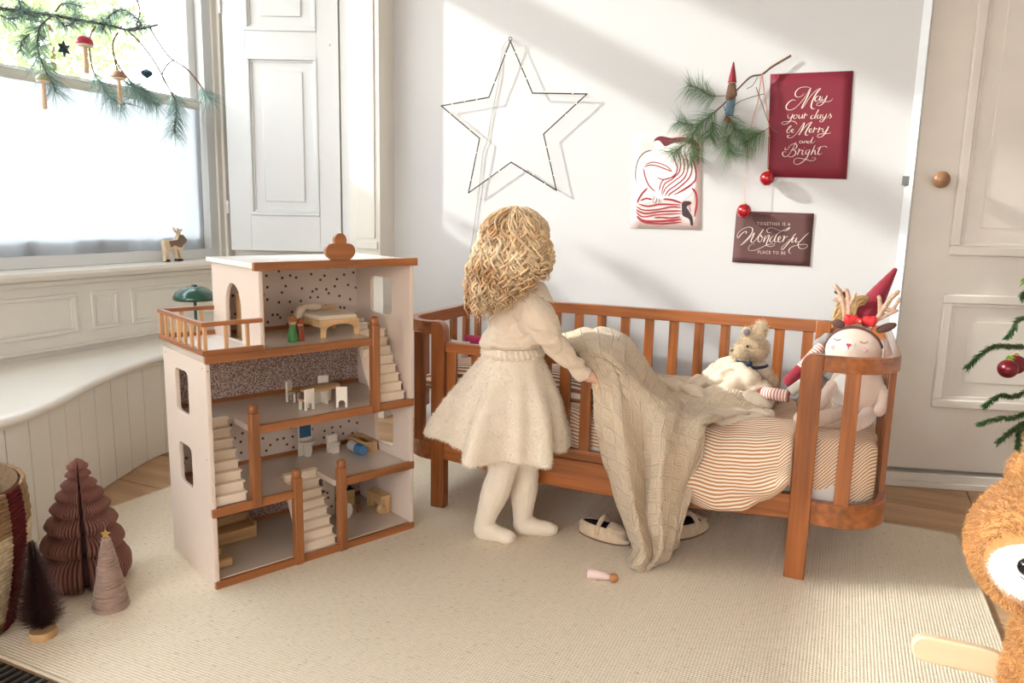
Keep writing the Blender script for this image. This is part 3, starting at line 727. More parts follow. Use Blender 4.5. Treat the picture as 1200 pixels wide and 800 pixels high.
blob('body', MB().sphere((0, 0, .012), (.009, .009, .012)).sphere((0, 0, .028), .008).sphere((-.006, 0, .035), .003).sphere((.006, 0, .035), .003), mat('toy_brown', (130, 88, 58), .6), t, voxel=.0025, smooth=2)
# ---------------------------------------------------------------- child's bed
BW = (162, 94, 46)
def bw(ax): return wood('teak', BW, ax, rough=.32, var=.45, coat=.35)
bed = thing('daybed', 'walnut stained slatted toddler daybed with rounded ends', 'bed', (-.62, 2.5, RUGZ))
ZT, ZR = .645, .602
BY0, BY1 = 2.12, 2.905
def leg_front(x0, x1, rx, flip):
    P = [(x0, RUGZ), (x1, RUGZ)]
    r = .032
    if not flip: P += [(x1, ZT+.002-r)]+[(x1-r+r*math.cos(PI/2*k/6), ZT+.002-r+r*math.sin(PI/2*k/6)) for k in range(1, 7)]+[(x0, ZT+.002)]
    else: P += [(x1, ZT+.002)]+[(x0+r+r*math.cos(PI/2+PI/2*k/6), ZT+.002-r+r*math.sin(PI/2+PI/2*k/6)) for k in range(0, 7)]
    MB().prism(P, .036, org=(0, BY0+.036, 0), ex=(1,0,0), ey=(0,0,1)).build('leg', bw('z'), bed, world=True, bevel=.003)
leg_front(-1.222, -1.172, 0, False); leg_front(-.083, -.028, 0, True)
for x0 in (-1.225, -.075): MB().box((x0, BY1-.036, RUGZ), (x0+.05, BY1, ZT)).build('leg', bw('z'), bed, world=True, bevel=.003)
def rail(path, z0, z1, th, nm, ax='x'):
    mb = MB(); R = []
    for i, p in enumerate(path):
        d = (path[min(i+1, len(path)-1)]-path[max(i-1, 0)]).normalized(); nn = V((-d.y, d.x, 0))*th/2
        R.append([V((*(p-nn).xy, z0)), V((*(p+nn).xy, z0)), V((*(p+nn).xy, z1)), V((*(p-nn).xy, z1))])
    mb.rings(R); return mb.build(nm, bw(ax), bed, world=True, bevel=.004)
def endpath(s):   # s=+1 right, -1 left
    xc = -.055 if s > 0 else -1.195; xo = .15 if s > 0 else -1.348; r = .125; yA, yB = BY0+.016, BY1-.016
    P = [V((xc+s*.025, yA, 0)), V((xo-s*r, yA, 0))]
    P += [V((xo-s*r+s*r*math.sin(PI/2*k/10), yA+r-r*math.cos(PI/2*k/10), 0)) for k in range(1, 11)]
    P += [V((xo, 2.35, 0)), V((xo, 2.5, 0)), V((xo, 2.65, 0))]
    P += [V((xo-s*r+s*r*math.cos(PI/2*k/10), yB-r+r*math.sin(PI/2*k/10), 0)) for k in range(0, 11)]
    P += [V((xc+s*.0, yB, 0))]
    return P
for s in (1, -1):
    P = endpath(s); rail(P, ZR, ZT, .026, 'end_rail', 'y'); rail(P, .172, .240, .024, 'end_rail', 'y')
    for y in (2.30, 2.405, 2.51, 2.615, 2.72): MB().box((P[13].x-.008, y-.018, .235), (P[13].x+.008, y+.018, .606)).build('slat', bw('z'), bed, world=True, bevel=.002)
    x = .047 if s > 0 else -1.272
    MB().box((x-.019, BY0+.008, .235), (x+.019, BY0+.026, .606)).build('slat', bw('z'), bed, world=True, bevel=.002)
MB().box((-1.18, BY1-.030, ZR), (-.07, BY1-.004, ZT)).build('back_rail', bw('x'), bed, world=True, bevel=.003)
MB().box((-1.18, BY1-.030, .172), (-.07, BY1-.004, .24)).build('back_rail', bw('x'), bed, world=True, bevel=.003)
for k in range(12):
    x = -.1-.0967*k
    MB().box((x-.018, BY1-.024, .235), (x+.018, BY1-.009, .606)).build('slat', bw('z'), bed, world=True, bevel=.002)
P = [(-1.175+1.095*i/24, .180-.028*math.sin(PI*i/24)) for i in range(25)]+[(-.08, .250), (-1.175, .250)]
MB().prism(P, .024, org=(0, BY0+.028, 0), ex=(1,0,0), ey=(0,0,1)).build('front_rail', bw('x'), bed, world=True, bevel=.003)
MB().box((-1.172, BY0+.006, .251), (-.60, BY0+.026, .284)).build('guard_rail', bw('x'), bed, world=True, bevel=.003)
MB().box((-1.172, BY0+.004, .546), (-.60, BY0+.030, .580)).build('guard_rail', bw('x'), bed, world=True, bevel=.004)
for x in (-1.150, -1.06, -.97, -.88, -.82, -.755, -.686, -.615): MB().box((x-.017, BY0+.008, .28), (x+.017, BY0+.024, .55)).build('guard_slat', bw('z'), bed, world=True, bevel=.002)
MB().box((-1.3, BY0+.04, .185), (.11, BY1-.04, .20)).build('slatted_base', bw('x'), bed, world=True)

def dplan(x0, x1, y0, y1, r, n=6):
    return rrect(x0, y0, x1, y1, r, n)
# mattress
mt = thing('mattress', 'white mattress lying in the walnut daybed', 'mattress', (-.6, 2.5, .20))
mb = MB(); pl = dplan(-1.325, .122, BY0+.042, BY1-.042, .10)
mb.rings([[V((.5*(x+.6)*0+x+(.0 if a == 0 else 0), y, z)) for x, y in dplan(-1.325+a, .122-a, BY0+.042+a, BY1-.042-a, .10-a*.5)] for a, z in ((.018, .202), (.004, .21), (0, .225), (0, .30), (.004, .318), (.02, .33))])
mb.build('cover', mat('mattress_white', (226, 220, 210), .85, .03, bump=.3), mt, world=True, smooth=60)

def stripe_mat(name, a, c, period, rough=.85, duty=.5, warp=.0, bump=.3):
    m = bpy.data.materials.new(name); m.use_nodes = True; N = m.node_tree.nodes; L = m.node_tree.links; b = N['Principled BSDF']
    b.inputs['Roughness'].default_value = rough; b.inputs['Specular IOR Level'].default_value = .2
    uv = N.new('ShaderNodeUVMap'); sp = N.new('ShaderNodeSeparateXYZ'); L.new(uv.outputs[0], sp.inputs[0])
    ns = N.new('ShaderNodeTexNoise'); ns.inputs['Scale'].default_value = 9; L.new(uv.outputs[0], ns.inputs[0])
    ma = N.new('ShaderNodeMath'); ma.operation = 'MULTIPLY_ADD'; ma.inputs[1].default_value = warp; L.new(ns.outputs[0], ma.inputs[0]); L.new(sp.outputs['Y'], ma.inputs[2])
    mu = N.new('ShaderNodeMath'); mu.operation = 'MULTIPLY'; mu.inputs[1].default_value = 1/period; L.new(ma.outputs[0], mu.inputs[0])
    fr = N.new('ShaderNodeMath'); fr.operation = 'FRACT'; L.new(mu.outputs[0], fr.inputs[0])
    rp = N.new('ShaderNodeValToRGB'); E = rp.color_ramp.elements; E[0].position = duty-.06; E[0].color = rgb(*a); E[1].position = duty+.06; E[1].color = rgb(*c)
    L.new(fr.outputs[0], rp.inputs[0]); L.new(rp.outputs[0], b.inputs['Base Color'])
    n2 = N.new('ShaderNodeTexNoise'); n2.inputs['Scale'].default_value = 14; n2.inputs['Detail'].default_value = 4; L.new(uv.outputs[0], n2.inputs[0])
    bp = N.new('ShaderNodeBump'); bp.inputs['Strength'].default_value = bump; bp.inputs['Distance'].default_value = .012; L.new(n2.outputs[0], bp.inputs['Height']); L.new(bp.outputs[0], b.inputs['Normal'])
    return m
M_duvet = stripe_mat('rust_striped_cotton', (194, 138, 90), (240, 227, 208), .0105, warp=.02)
M_pill = stripe_mat('brown_striped_cotton', (150, 96, 62), (232, 216, 196), .014, warp=.004)
# duvet
def zb(x):
    P = [(-.95, .22), (-.62, .21), (-.40, .19), (-.28, .181), (-.20, .195), (-.14, .235), (-.105, .27), (-.085, .30)]
    for (a, za), (b_, zb_) in zip(P[:-1], P[1:]):
        if x <= b_: t = (x-a)/(b_-a); return za+(zb_-za)*max(0, t)
    return .30
G = []; UVs = []
RD = .03
xs = [-.95+ (.86)*i/60 for i in range(61)]+[-.085, -.078, -.06, -.04, -.02, 0, .02, .04, .06, .08, .095, .108, .117, .123, .127]
for e in range(6): xs.append(.128)
for ci, x in enumerate(xs):
    drape = -.57 < x < -.085; e = max(0, ci-(len(xs)-6))+ (1 if ci >= len(xs)-6 else 0)
    cor_ = .0
    if x > .03: q = min(.0999, x-.03); cor_ = .10-math.sqrt(.01-q*q)
    yf = 2.098 if drape else 2.168+cor_
    if -.085 <= x < -.06: yf = 2.165
    yb_ = 2.855-cor_*.8
    ztop = .396-.026*e
    if x > .09: ztop -= .03*((min(x, .128)-.09)/.038)**2
    bot = zb(x) if drape else .238
    col = []; uvc = []; acc_ = 0; prev = None
    for j in range(34):
        t = j/33; RD = .085 if drape else .03; y = yb_+(yf+RD-yb_)*t
        nz = .016*noise.noise(V((x*5, y*6, 1.3)))+.007*noise.noise(V((x*15, y*24, 5)))+.012*math.sin(y*21+x*3+2*noise.noise(V((x*4, y*4, 0))))*.35
        z = ztop+nz+.012*math.exp(-((t-.85)/.1)**2)-.03*(1-min(1, t*8))
        col.append(V((x+.004*noise.noise(V((x*9, y*9, 8))), y, max(z, .275))))
    z0 = col[-1].z
    for j in range(1, 9):
        a = PI/2*j/8; col.append(V((x, yf+RD-RD*math.sin(a), z0-RD*.9*(1-math.cos(a)))))
    z1 = col[-1].z
    for j in range(1, 25):
        t = j/24; z = z1+(bot-z1)*t
        if z1 < bot: z = z1-.001*t
        am = .030 if drape else .006
        y = yf-am*math.sin(PI*min(1, t*.96))*(1+.35*math.sin(x*19+z*9))-.010*noise.noise(V((x*9+z*9, z*14-x*5, 3)))-(.011*math.sin(x*26+z*40+5*noise.noise(V((x*6, z*9, 0))))*t**.7 if drape else 0)
        col.append(V((x, y, z)))
    if drape: col.append(V((x, 2.112, bot+.004)))
    else: col.append(col[-1]+V((0, .004, 0)))
    G.append(col)
for ci, col in enumerate(G):
    s_ = 0; uvc = []
    for j, p in enumerate(col):
        if j: s_ += (p-col[j-1]).length
        x = xs[ci]; uvc.append([x, s_])
    tot = s_; off = uvc[41][1]
    for k_, q in enumerate(uvc):
        v = q[1]-off
        sk = max(0, q[0]+.12)
        UVv = v - (1.5*sk*max(0, v)/.1 if False else 0) + 1.1*sk*(1 if v > 0 else 0)*0 + .25*math.sin(q[0]*5)*.15 + (sk*.9 if q[0] > -.12 else 0)
        uvc[k_] = (q[0]+max(0, ci-(len(xs)-6))*.024, UVv)
    UVs.append(uvc)
duv = thing('duvet', 'rust and white pinstriped duvet spilling over the front of the daybed', 'duvet', (-.3, 2.4, .34))
MB().grid(G, UVs).build('cover', M_duvet, duv, world=True, smooth=True, solid=.004)

# pillows at the left end
def pillow(name, label, c, sx, sy, sz, R, m, cat='pillow'):
    t = thing(name, label, cat, tuple(c), rot=R)
    n = 26; top = []; bot = []; uv = []
    for i in range(n+1):
        a = []; b_ = []; u_ = []
        for j in range(n+1):
            u, v = i/n*2-1, j/n*2-1
            h = ((1-u**4)*(1-v**4))**.55; sc = 1-.06*(1-abs(u*v))*0-.05*(u*u*(1-v*v)+v*v*(1-u*u))
            wr = .08*noise.noise(V((u*2.5, v*2.5, sx*9)))
            a.append(V((u*sx*sc, v*sy*sc, sz*h*(1+wr)))); b_.append(V((u*sx*sc, v*sy*sc, -sz*h*(1-wr)))); u_.append((u*sx, v*sy))
        top.append(a); bot.append(b_); uv.append(u_)
    mb = MB().grid(top, uv).grid([r[::-1] for r in bot], [r[::-1] for r in uv]); mb.build('cover', m, t, smooth=True)
    return t
pillow('pillow', 'brown striped pillow at the left end, seen between the guard slats', (-.98, 2.37, .42), .34, .18, .075, (0, 0, 0), M_pill)
MB()
M_mag = mat('magenta_cotton', (168, 38, 82), .8, .1, 20, bump=.4)
pillow('cushion', 'magenta cushion propped behind the guard rail beside the girl', tuple(at(562, 412, Y=2.44)), .062, .062, .030, (math.radians(76), 0, math.radians(14)), M_mag, 'cushion')
pillow('cushion', 'small cream cushion leaning next to the magenta cushion', tuple(at(537, 418, Y=2.40)), .045, .062, .022, (math.radians(78), 0, math.radians(-12)), mat('cream_cotton', (232, 220, 204), .85, .04, bump=.3), 'cushion')

# knitted blanket
M_blank = bpy.data.materials.new('beige_knit'); M_blank.use_nodes = True
def setup_knit(m, c1, c2):
    N = m.node_tree.nodes; L = m.node_tree.links; b = N['Principled BSDF']; b.inputs['Roughness'].default_value = .95; b.inputs['Specular IOR Level'].default_value = .1
    b.inputs['Sheen Weight'].default_value = .25
    uv = N.new('ShaderNodeUVMap'); mp = N.new('ShaderNodeMapping'); L.new(uv.outputs[0], mp.inputs[0]); mp.inputs['Rotation'].default_value = (0, 0, .25)
    br = N.new('ShaderNodeTexBrick'); br.inputs['Scale'].default_value = 10; br.inputs['Mortar Size'].default_value = .030; br.inputs['Mortar Smooth'].default_value = .8; br.offset = 0; br.inputs['Brick Width'].default_value = .42; br.inputs['Row Height'].default_value = .42
    L.new(mp.outputs[0], br.inputs['Vector'])
    ck = N.new('ShaderNodeTexChecker'); ck.inputs['Scale'].default_value = 1/.042; L.new(mp.outputs[0], ck.inputs['Vector'])
    wa = N.new('ShaderNodeTexWave'); wa.bands_direction = 'Y'; wa.inputs['Scale'].default_value = 42; L.new(mp.outputs[0], wa.inputs[0])
    wb = N.new('ShaderNodeTexWave'); wb.bands_direction = 'X'; wb.inputs['Scale'].default_value = 42; L.new(mp.outputs[0], wb.inputs[0])
    wv = N.new('ShaderNodeMix'); wv.data_type = 'FLOAT'; L.new(ck.outputs['Fac'], wv.inputs['Factor']); L.new(wa.outputs[1], wv.inputs['A']); L.new(wb.outputs[1], wv.inputs['B'])
    ns = N.new('ShaderNodeTexNoise'); ns.inputs['Scale'].default_value = 160; L.new(mp.outputs[0], ns.inputs[0])
    x = N.new('ShaderNodeMix'); x.data_type = 'RGBA'; x.inputs['A'].default_value = rgb(*c1); x.inputs['B'].default_value = rgb(*c2); L.new(br.outputs['Fac'], x.inputs['Factor']); L.new(x.outputs['Result'], b.inputs['Base Color'])
    s1 = N.new('ShaderNodeMath'); s1.operation = 'MULTIPLY_ADD'; s1.inputs[1].default_value = .25; L.new(wv.outputs['Result'], s1.inputs[0]); L.new(br.outputs['Fac'], s1.inputs[2])
    s2 = N.new('ShaderNodeMath'); s2.operation = 'MULTIPLY_ADD'; s2.inputs[1].default_value = .4; L.new(ns.outputs[0], s2.inputs[0]); L.new(s1.outputs[0], s2.inputs[2])
    bp = N.new('ShaderNodeBump'); bp.inputs['Strength'].default_value = .8; bp.inputs['Distance'].default_value = .006; L.new(s2.outputs[0], bp.inputs['Height']); L.new(bp.outputs[0], b.inputs['Normal'])
setup_knit(M_blank, (214, 192, 162), (230, 212, 184))
def row(*q): return [at(px, py, Y=Y) for px, py, Y in q]
C = [
 row((660,392,2.62),(700,394,2.64),(740,402,2.66),(770,436,2.68),(812,448,2.70),(848,450,2.66),(884,458,2.60)),
 row((652,390,2.42),(695,383,2.46),(738,396,2.52),(766,440,2.58),(808,456,2.60),(845,456,2.58),(888,466,2.50)),
 row((656,398,2.26),(700,390,2.30),(742,410,2.36),(772,452,2.42),(812,468,2.42),(850,462,2.40),(898,474,2.38)),
 row((662,408,2.15),(706,398,2.16),(746,424,2.19),(776,462,2.26),(806,478,2.27),(838,482,2.27),(884,486,2.30)),
 row((676,412,2.10),(712,418,2.085),(750,450,2.09),(780,476,2.10),(806,484,2.11),(828,488,2.13),(850,490,2.18)),
 row((693,446,2.065),(724,456,2.04),(754,494,2.07),(778,498,2.03),(804,502,2.07),(822,500,2.07),(829,500,2.09)),
 row((699,505,2.06),(730,512,1.975),(757,545,2.06),(776,536,1.965),(800,530,2.04),(816,528,2.06),(826,526,2.075)),
 row((710,552,2.06),(736,560,1.955),(758,582,2.05),(774,574,1.955),(794,566,2.03),(806,562,2.05),(814,560,2.065)),
 row((727,600,2.06),(744,608,1.965),(760,618,2.05),(774,610,1.96),(788,602,2.035),(798,598,2.05),(804,596,2.06)),
 row((742,638,2.05),(752,644,1.965),(764,648,2.04),(774,644,1.965),(784,640,2.03),(791,634,2.05),(797,628,2.06)),
 [at(734,655,Z=.016), at(741,665,Z=.014), at(752,669,Z=.014), at(766,664,Z=.016), at(778,657,Z=.022), at(788,648,Z=.03), at(795,637,Z=.04)],
]
G = patch(C, 12, 12); nr, nc = len(G), len(G[0])
UVb = [[(j/nc*.62+i/nr*.35, i/nr*1.05-j/nc*.35) for j in range(nc)] for i in range(nr)]
G2 = []
for i in range(nr):
    r = []
    for j in range(nc):
        p = G[i][j]; a = G[min(i+1, nr-1)][j]-G[max(i-1, 0)][j]; b_ = G[i][min(j+1, nc-1)]-G[i][max(j-1, 0)]
        n_ = a.cross(b_); n_ = n_.normalized() if n_.length > 1e-9 else V((0, -1, 0))
        u, v = UVb[i][j]
        d = .010*noise.noise(V((u*9, v*6, 2)))+.004*noise.noise(V((u*24, v*18, 7)))
        if i < 50: d += .010*math.sin(u*26+v*15+3*noise.noise(V((u*4, v*4, 0))))
        if i > 46: d += .014*math.sin(v*4+j/nc*17+2*noise.noise(V((u*3, v*2, 0))))*min(1, (i-46)/20)*(1-.5*i/nr)
        if i < 60: d -= .010*math.exp(-(noise.noise(V((u*7+3, v*5, 4)))/.08)**2)
        q = p+n_*d
        if i < 50 and q.z < .428: q.z = .428+.06*(q.z-.428)
        r.append(q)
    G2.append(r)
bk = thing('knit_blanket', 'beige squared knit blanket pulled over the guard rail down to the rug', 'blanket', (-.55, 2.1, .3))
MB().grid(G2, UVb).build('sheet', M_blank, bk, world=True, smooth=True, solid=.007)
# bunched far end of the blanket
def A(px, py, Y): return at(px, py, Y=Y)
sh_ = MB()
for pts, r in (
   ([(800,466,2.52),(830,447,2.56),(858,431,2.58),(884,435,2.60),(897,457,2.58)], [.030,.036,.040,.042,.032]),
   ([(815,481,2.42),(845,466,2.44),(870,451,2.48),(892,463,2.48),(898,477,2.46)], [.028,.034,.040,.040,.026]),
   ([(825,493,2.33),(850,485,2.35),(872,473,2.40),(890,479,2.38),(900,489,2.36)], [.022,.030,.034,.030,.020]),
   ([(760,481,2.38),(790,479,2.40),(820,473,2.42),(840,463,2.45)], [.018,.022,.028,.030]),
   ([(840,451,2.52),(862,439,2.50),(880,447,2.47)], [.03,.036,.03]),
   ([(742,462,2.34),(778,484,2.27),(815,497,2.22),(850,499,2.22),(884,494,2.27),(902,490,2.32)], [.016,.020,.022,.022,.018,.012]),
   ([(752,448,2.46),(790,456,2.46),(826,470,2.42),(850,482,2.38)], [.018,.022,.026,.022]),
   ([(858,489,2.30),(880,487,2.30),(898,491,2.30)], [.020,.022,.014])):
    P = catmull([A(q[0], q[1]-4, q[2]) for q in pts], 4); n_ = len(P)
    for i in range(n_-1):
        t = i/(n_-1)*(len(r)-1); k = min(int(t), len(r)-2); rr = (r[k]+(r[k+1]-r[k])*(t-k))*.95
        sh_.capsule(P[i], rr, P[i+1], rr, 10)
def crease(c, f, w): return math.exp(-(noise.noise(c*f)/w)**2)
def dsp(c, n): return .008*noise.noise(c*16)+.003*noise.noise(c*38)-.013*crease(V((c.x*1.0, c.y*1.6, c.z*1.6)), 9, .09)
o = blob('bunched_end', sh_, mat('beige_knit_plain', (216, 199, 176), .95, .06, 60, .5, 240, .1, sheen=.25), bk, world=True, voxel=.0045, smooth=1, disp=dsp)
# ---------------------------------------------------------------- the girl
M_skin = mat('skin', (232, 186, 160), .5, .04, 6, sss=.15, spec=.35)
TH = math.radians(38); Ff = V((math.cos(TH), math.sin(TH), 0)); Rr = V((math.sin(TH), -math.cos(TH), 0))   # facing / her right hand side (towards camera)
pelv = at(598, 452, Y=2.0); chest = at(604, 372, Y=2.0); neck = at(611, 335, Y=2.0); head = at(609, 283, Y=2.0)
shR = chest+Rr*.078+V((0, 0, .052))+Ff*.012; shL = chest-Rr*.075+V((0, 0, .052))+Ff*.012
elR = at(648, 402, Y=1.96); wrR = at(682, 437, Y=2.035); 
elL = at(632, 392, Y=2.16); wrL = at(647, 398, Y=2.24)
hipR = pelv+Rr*.052-V((0, 0, .01)); hipL = pelv-Rr*.052-V((0, 0, .01))
knR = at(588, 556, Y=1.965); anR = at(567, 612, Y=1.972); heR = V((-.975, 1.97, .032)); toR = V((-.872, 1.955, .026))
knL = at(615, 556, Y=2.065); anL = at(612, 608, Y=2.062); heL = V((-.868, 2.045, .032)); toL = V((-.765, 2.075, .026))
heR = at(566, 628, Y=1.975); toR = at(594, 638, Y=1.972); heL = at(612, 626, Y=2.06); toL = at(643, 629, Y=2.085)
for q in (heR, heL): q.z = .034
for q in (toR, toL): q.z = .028
girl_root_loc = V((-.87, 2.01, RUGZ))
body = MB()
HR = Ff*0
Rm = Matrix((Ff, -Rr, V((0,0,1)))).transposed()
TH2 = math.radians(62)
BODY_AX = (Ff, Rr, Rm); hf = V((math.cos(TH2), math.sin(TH2), 0)); hr_ = V((math.sin(TH2), -math.cos(TH2), 0))
HEAD_AX = (hf, hr_, Matrix((hf, -hr_, V((0,0,1)))).transposed())      # the head is turned further to her left than the body
Ff, Rr, Rm = HEAD_AX
body.sphere(head, (.083, .070, .092), 20, 14, R=Rm)
body.sphere(head-Ff*.012+V((0,0,.018)), (.085, .074, .078), 20, 14, R=Rm)
body.sphere(head+Ff*.035-V((0,0,.045)), (.045, .045, .038), 16, 10, R=Rm)   # jaw
fx = head+Ff*.079
body.capsule(fx+V((0,0,.004)), .0075, fx+Ff*.010-V((0,0,.016)), .0095)       # nose
for s in (1, -1):
    body.sphere(head+Ff*.058+Rr*s*.034-V((0,0,.028)), .021, 12, 8)             # cheeks
    body.sphere(head+Rr*s*.072-Ff*.004-V((0,0,.008)), (.016, .007, .022), 12, 8, R=Rm)  # ears
body.capsule(head+Ff*.071+Rr*.013-V((0,0,.040)), .0055, head+Ff*.071-Rr*.013-V((0,0,.040)), .0055)
body.capsule(head+Ff*.069+Rr*.010-V((0,0,.048)), .006, head+Ff*.069-Rr*.010-V((0,0,.048)), .006)
Ff, Rr, Rm = BODY_AX
body.capsule(head-Ff*.01-V((0,0,.05)), .036, chest+V((0,0,.06)), .038)
body.capsule(chest+V((0,0,.03)), .075, pelv+V((0,0,.03)), .072); body.capsule(shR, .038, shL, .038)
body.sphere(pelv, (.078, .088, .07), 16, 10, R=Rm)
for sh__, el, wr in ((shR, elR, wrR), (shL, elL, wrL)):
    body.capsule(sh__, .034, el, .026); body.capsule(el, .026, wr, .018)
for hp, kn, an, he, to in ((hipR, knR, anR, heR, toR), (hipL, knL, anL, heL, toL)):
    body.capsule(hp, .062, kn, .041); body.capsule(kn, .040, kn.lerp(an, .35), .041); body.capsule(kn.lerp(an, .35), .041, an, .025)
    body.capsule(an, .026, he, .027); body.capsule(he, .027, to, .021); body.capsule(an.lerp(he, .3), .025, he.lerp(to, .55), .022)
# hands: palm, four fingers curled over the blanket, thumb from the palm side
def hand(mb, wr, d, down, side, s=1.0, curl=1.0):
    """wr wrist, d pointing along the palm, down = palm side direction, side = towards the thumb"""
    d, down, side = d.normalized(), down.normalized(), side.normalized()
    pc = wr+d*.028*s
    mb.capsule(wr, .0165*s, pc, .018*s)
    for k in (-1.2, -.4, .4, 1.2): mb.capsule(wr+d*.008*s+side*k*.006*s, .011*s, wr+d*.040*s+side*k*.0105*s, .0085*s)
    for k, L in ((-1.5, .030), (-.5, .038), (.5, .041), (1.5, .036)):
        b0 = wr+d*.040*s+side*k*.0088*s; r = .0062*s
        d1 = (d+down*.35*curl+side*k*.05).normalized(); p1 = b0+d1*L*.42*s
        d2 = (d*.7+down*1.0*curl+side*k*.04).normalized(); p2 = p1+d2*L*.34*s
        d3 = (d*.15+down*1.2*curl).normalized(); p3 = p2+d3*L*.28*s
        mb.capsule(b0, r*1.05, p1, r, 10); mb.capsule(p1, r, p2, r*.93, 10); mb.capsule(p2, r*.93, p3, r*.82, 10)
    t0 = wr+d*.012*s+side*.014*s; t1 = t0+(side*.8+d*.75+down*.3).normalized()*.020*s; t2 = t1+(d*.9+side*.25+down*.5).normalized()*.017*s
    mb.capsule(t0, .0098*s, t1, .0078*s, 10); mb.capsule(t1, .0075*s, t2, .0062*s, 10)
dR = (at(694, 443, Y=2.06)-wrR); dnR = V((.15, .25, -1)); dnR = dnR-dR.normalized()*dnR.dot(dR.normalized()); siR = dR.cross(dnR)
if siR.dot(V((0, 1, .3))) < 0: siR = -siR
hand(body, wrR, dR, dnR, siR, 1.0, 1.0)
dL = at(660, 399, Y=2.27)-wrL; dnL = V((.1, -.2, -1)); dnL = dnL-dL.normalized()*dnL.dot(dL.normalized()); siL = dL.cross(dnL)
if siL.dot(V((0, -1, .3))) < 0: siL = -siL
hand(body, wrL, dL, dnL, siL, .95, 1.0)
person = blob('person', body, M_skin, None, voxel=.0032, smooth=5)
tag(person, 'small girl with curly blonde hair in cream jumper and fluffy skirt, lifting the blanket', 'person')
# face details
Ff, Rr, Rm = HEAD_AX
M_eyew = mat('eye_white', (240, 238, 235), .2); M_iris = mat('iris_blue', (70, 110, 140), .2); M_lip = mat('lip', (200, 110, 105), .5); M_brow = mat('brow', (170, 130, 85), .8)
for s in (1, -1):
    c = head+Ff*.0715+Rr*s*.027+V((0,0,.004)); e = MB().sphere(c, .0105, 14, 10).build('eye', M_eyew, person, world=True, smooth=True)
    MB().sphere(c+Ff*.0065-V((0,0,.002)), .0052, 12, 8).build('iris', M_iris, e, world=True, smooth=True)
    MB().sphere(c+Ff*.0005+V((0,0,.0045)), (.0120, .0128, .0085), 14, 8, R=Rm).build('eyelid', M_skin, e, world=True, smooth=True)
    MB().tube([c+V((0,0,.016))+Rr*s*t*.014+Ff*(.006-abs(t)*.004) for t in (-1, -.5, 0, .5, 1)], [.001, .002, .0024, .002, .001], 6).build('eyebrow', M_brow, person, world=True, smooth=True)
MB().sphere(head+Ff*.0775-V((0,0,.044)), (.004, .014, .006), 14, 8, R=Rm).build('lips', M_lip, person, world=True, smooth=True)

# tights with feet
Ff, Rr, Rm = BODY_AX
M_tight = mat('cream_tights', (240, 226, 204), .85, .03, 30, .3, 300, .2, sheen=.2)
tg = MB()
for hp, kn, an, he, to in ((hipR, knR, anR, heR, toR), (hipL, knL, anL, heL, toL)):
    tg.capsule(hp, .066, kn, .0445); tg.capsule(kn, .0435, kn.lerp(an, .35), .0445); tg.capsule(kn.lerp(an, .35), .0445, an, .0285)
    tg.capsule(an, .0285, he, .0295); tg.capsule(he, .029, to, .0235); tg.capsule(an.lerp(he, .3), .0285, he.lerp(to, .55), .0255)
    tg.sphere(to+(to-he).normalized()*.004, (.026, .026, .020), 12, 8)
    ax = (an-kn).normalized()
    for k in (.82, .90, .97): p = kn.lerp(an, k); tg.lathe([(.024, -.004), (.0315, 0), (.024, .004)], 16, p, ax)
def tdisp(c, n): return .0012*noise.noise(c*60)
o = blob('tights', tg, M_tight, person, world=True, voxel=.0035, smooth=3, disp=tdisp)

# jumper
M_jump = bpy.data.materials.new('cream_rib_knit'); M_jump.use_nodes = True
N = M_jump.node_tree.nodes; L = M_jump.node_tree.links; b = N['Principled BSDF']; b.inputs['Roughness'].default_value = .9; b.inputs['Base Color'].default_value = rgb(226, 207, 182); b.inputs['Sheen Weight'].default_value = .3; b.inputs['Specular IOR Level'].default_value = .15
tc = N.new('ShaderNodeTexCoord'); mp = N.new('ShaderNodeMapping'); mp.inputs['Rotation'].default_value = (0, .15, .4); L.new(tc.outputs['Object'], mp.inputs[0])
wv = N.new('ShaderNodeTexWave'); wv.bands_direction = 'X'; wv.inputs['Scale'].default_value = 95; wv.inputs['Distortion'].default_value = 1.2; wv.inputs['Detail'].default_value = 1; L.new(mp.outputs[0], wv.inputs[0])
bp = N.new('ShaderNodeBump'); bp.inputs['Strength'].default_value = .35; bp.inputs['Distance'].default_value = .002; L.new(wv.outputs[1], bp.inputs['Height']); L.new(bp.outputs[0], b.inputs['Normal'])
jm = MB()
waist = at(600, 408, Y=2.0)
jm.capsule(chest+V((0,0,.035)), .082, chest-V((0,0,.04)), .088); jm.sphere(chest-V((0,0,.055)), (.092, .094, .062), 20, 12, R=Rm)
jm.sphere(waist+V((0,0,.022)), (.100, .102, .036), 20, 12, R=Rm)
jm.capsule(neck-V((0,0,.03)), .045, neck-V((0,0,.045)), .06)
jm.capsule(shR, .046, shL, .044); 
cufR = wrR-(wrR-elR).normalized()*.006; cufL = wrL-(wrL-elL).normalized()*.004
for sh__, el, wr in ((shR, elR, cufR), (shL, elL, cufL)):
    m1 = sh__.lerp(el, .35)
    jm.sphere(sh__+V((0,0,-.004)), (.050, .046, .050), 16, 10, R=Rm)
    jm.capsule(sh__, .047, m1, .056); jm.capsule(m1, .056, sh__.lerp(el, .62), .052); jm.sphere(sh__.lerp(el, .66)-V((0,0,.004)), .050, 14, 10); jm.capsule(sh__.lerp(el, .80), .036, el, .036); jm.capsule(el, .037, el.lerp(wr, .5), .031); jm.capsule(el.lerp(wr, .5), .031, wr, .0265)
creases = [(sh__, el) for sh__, el in ((shR, elR),)]
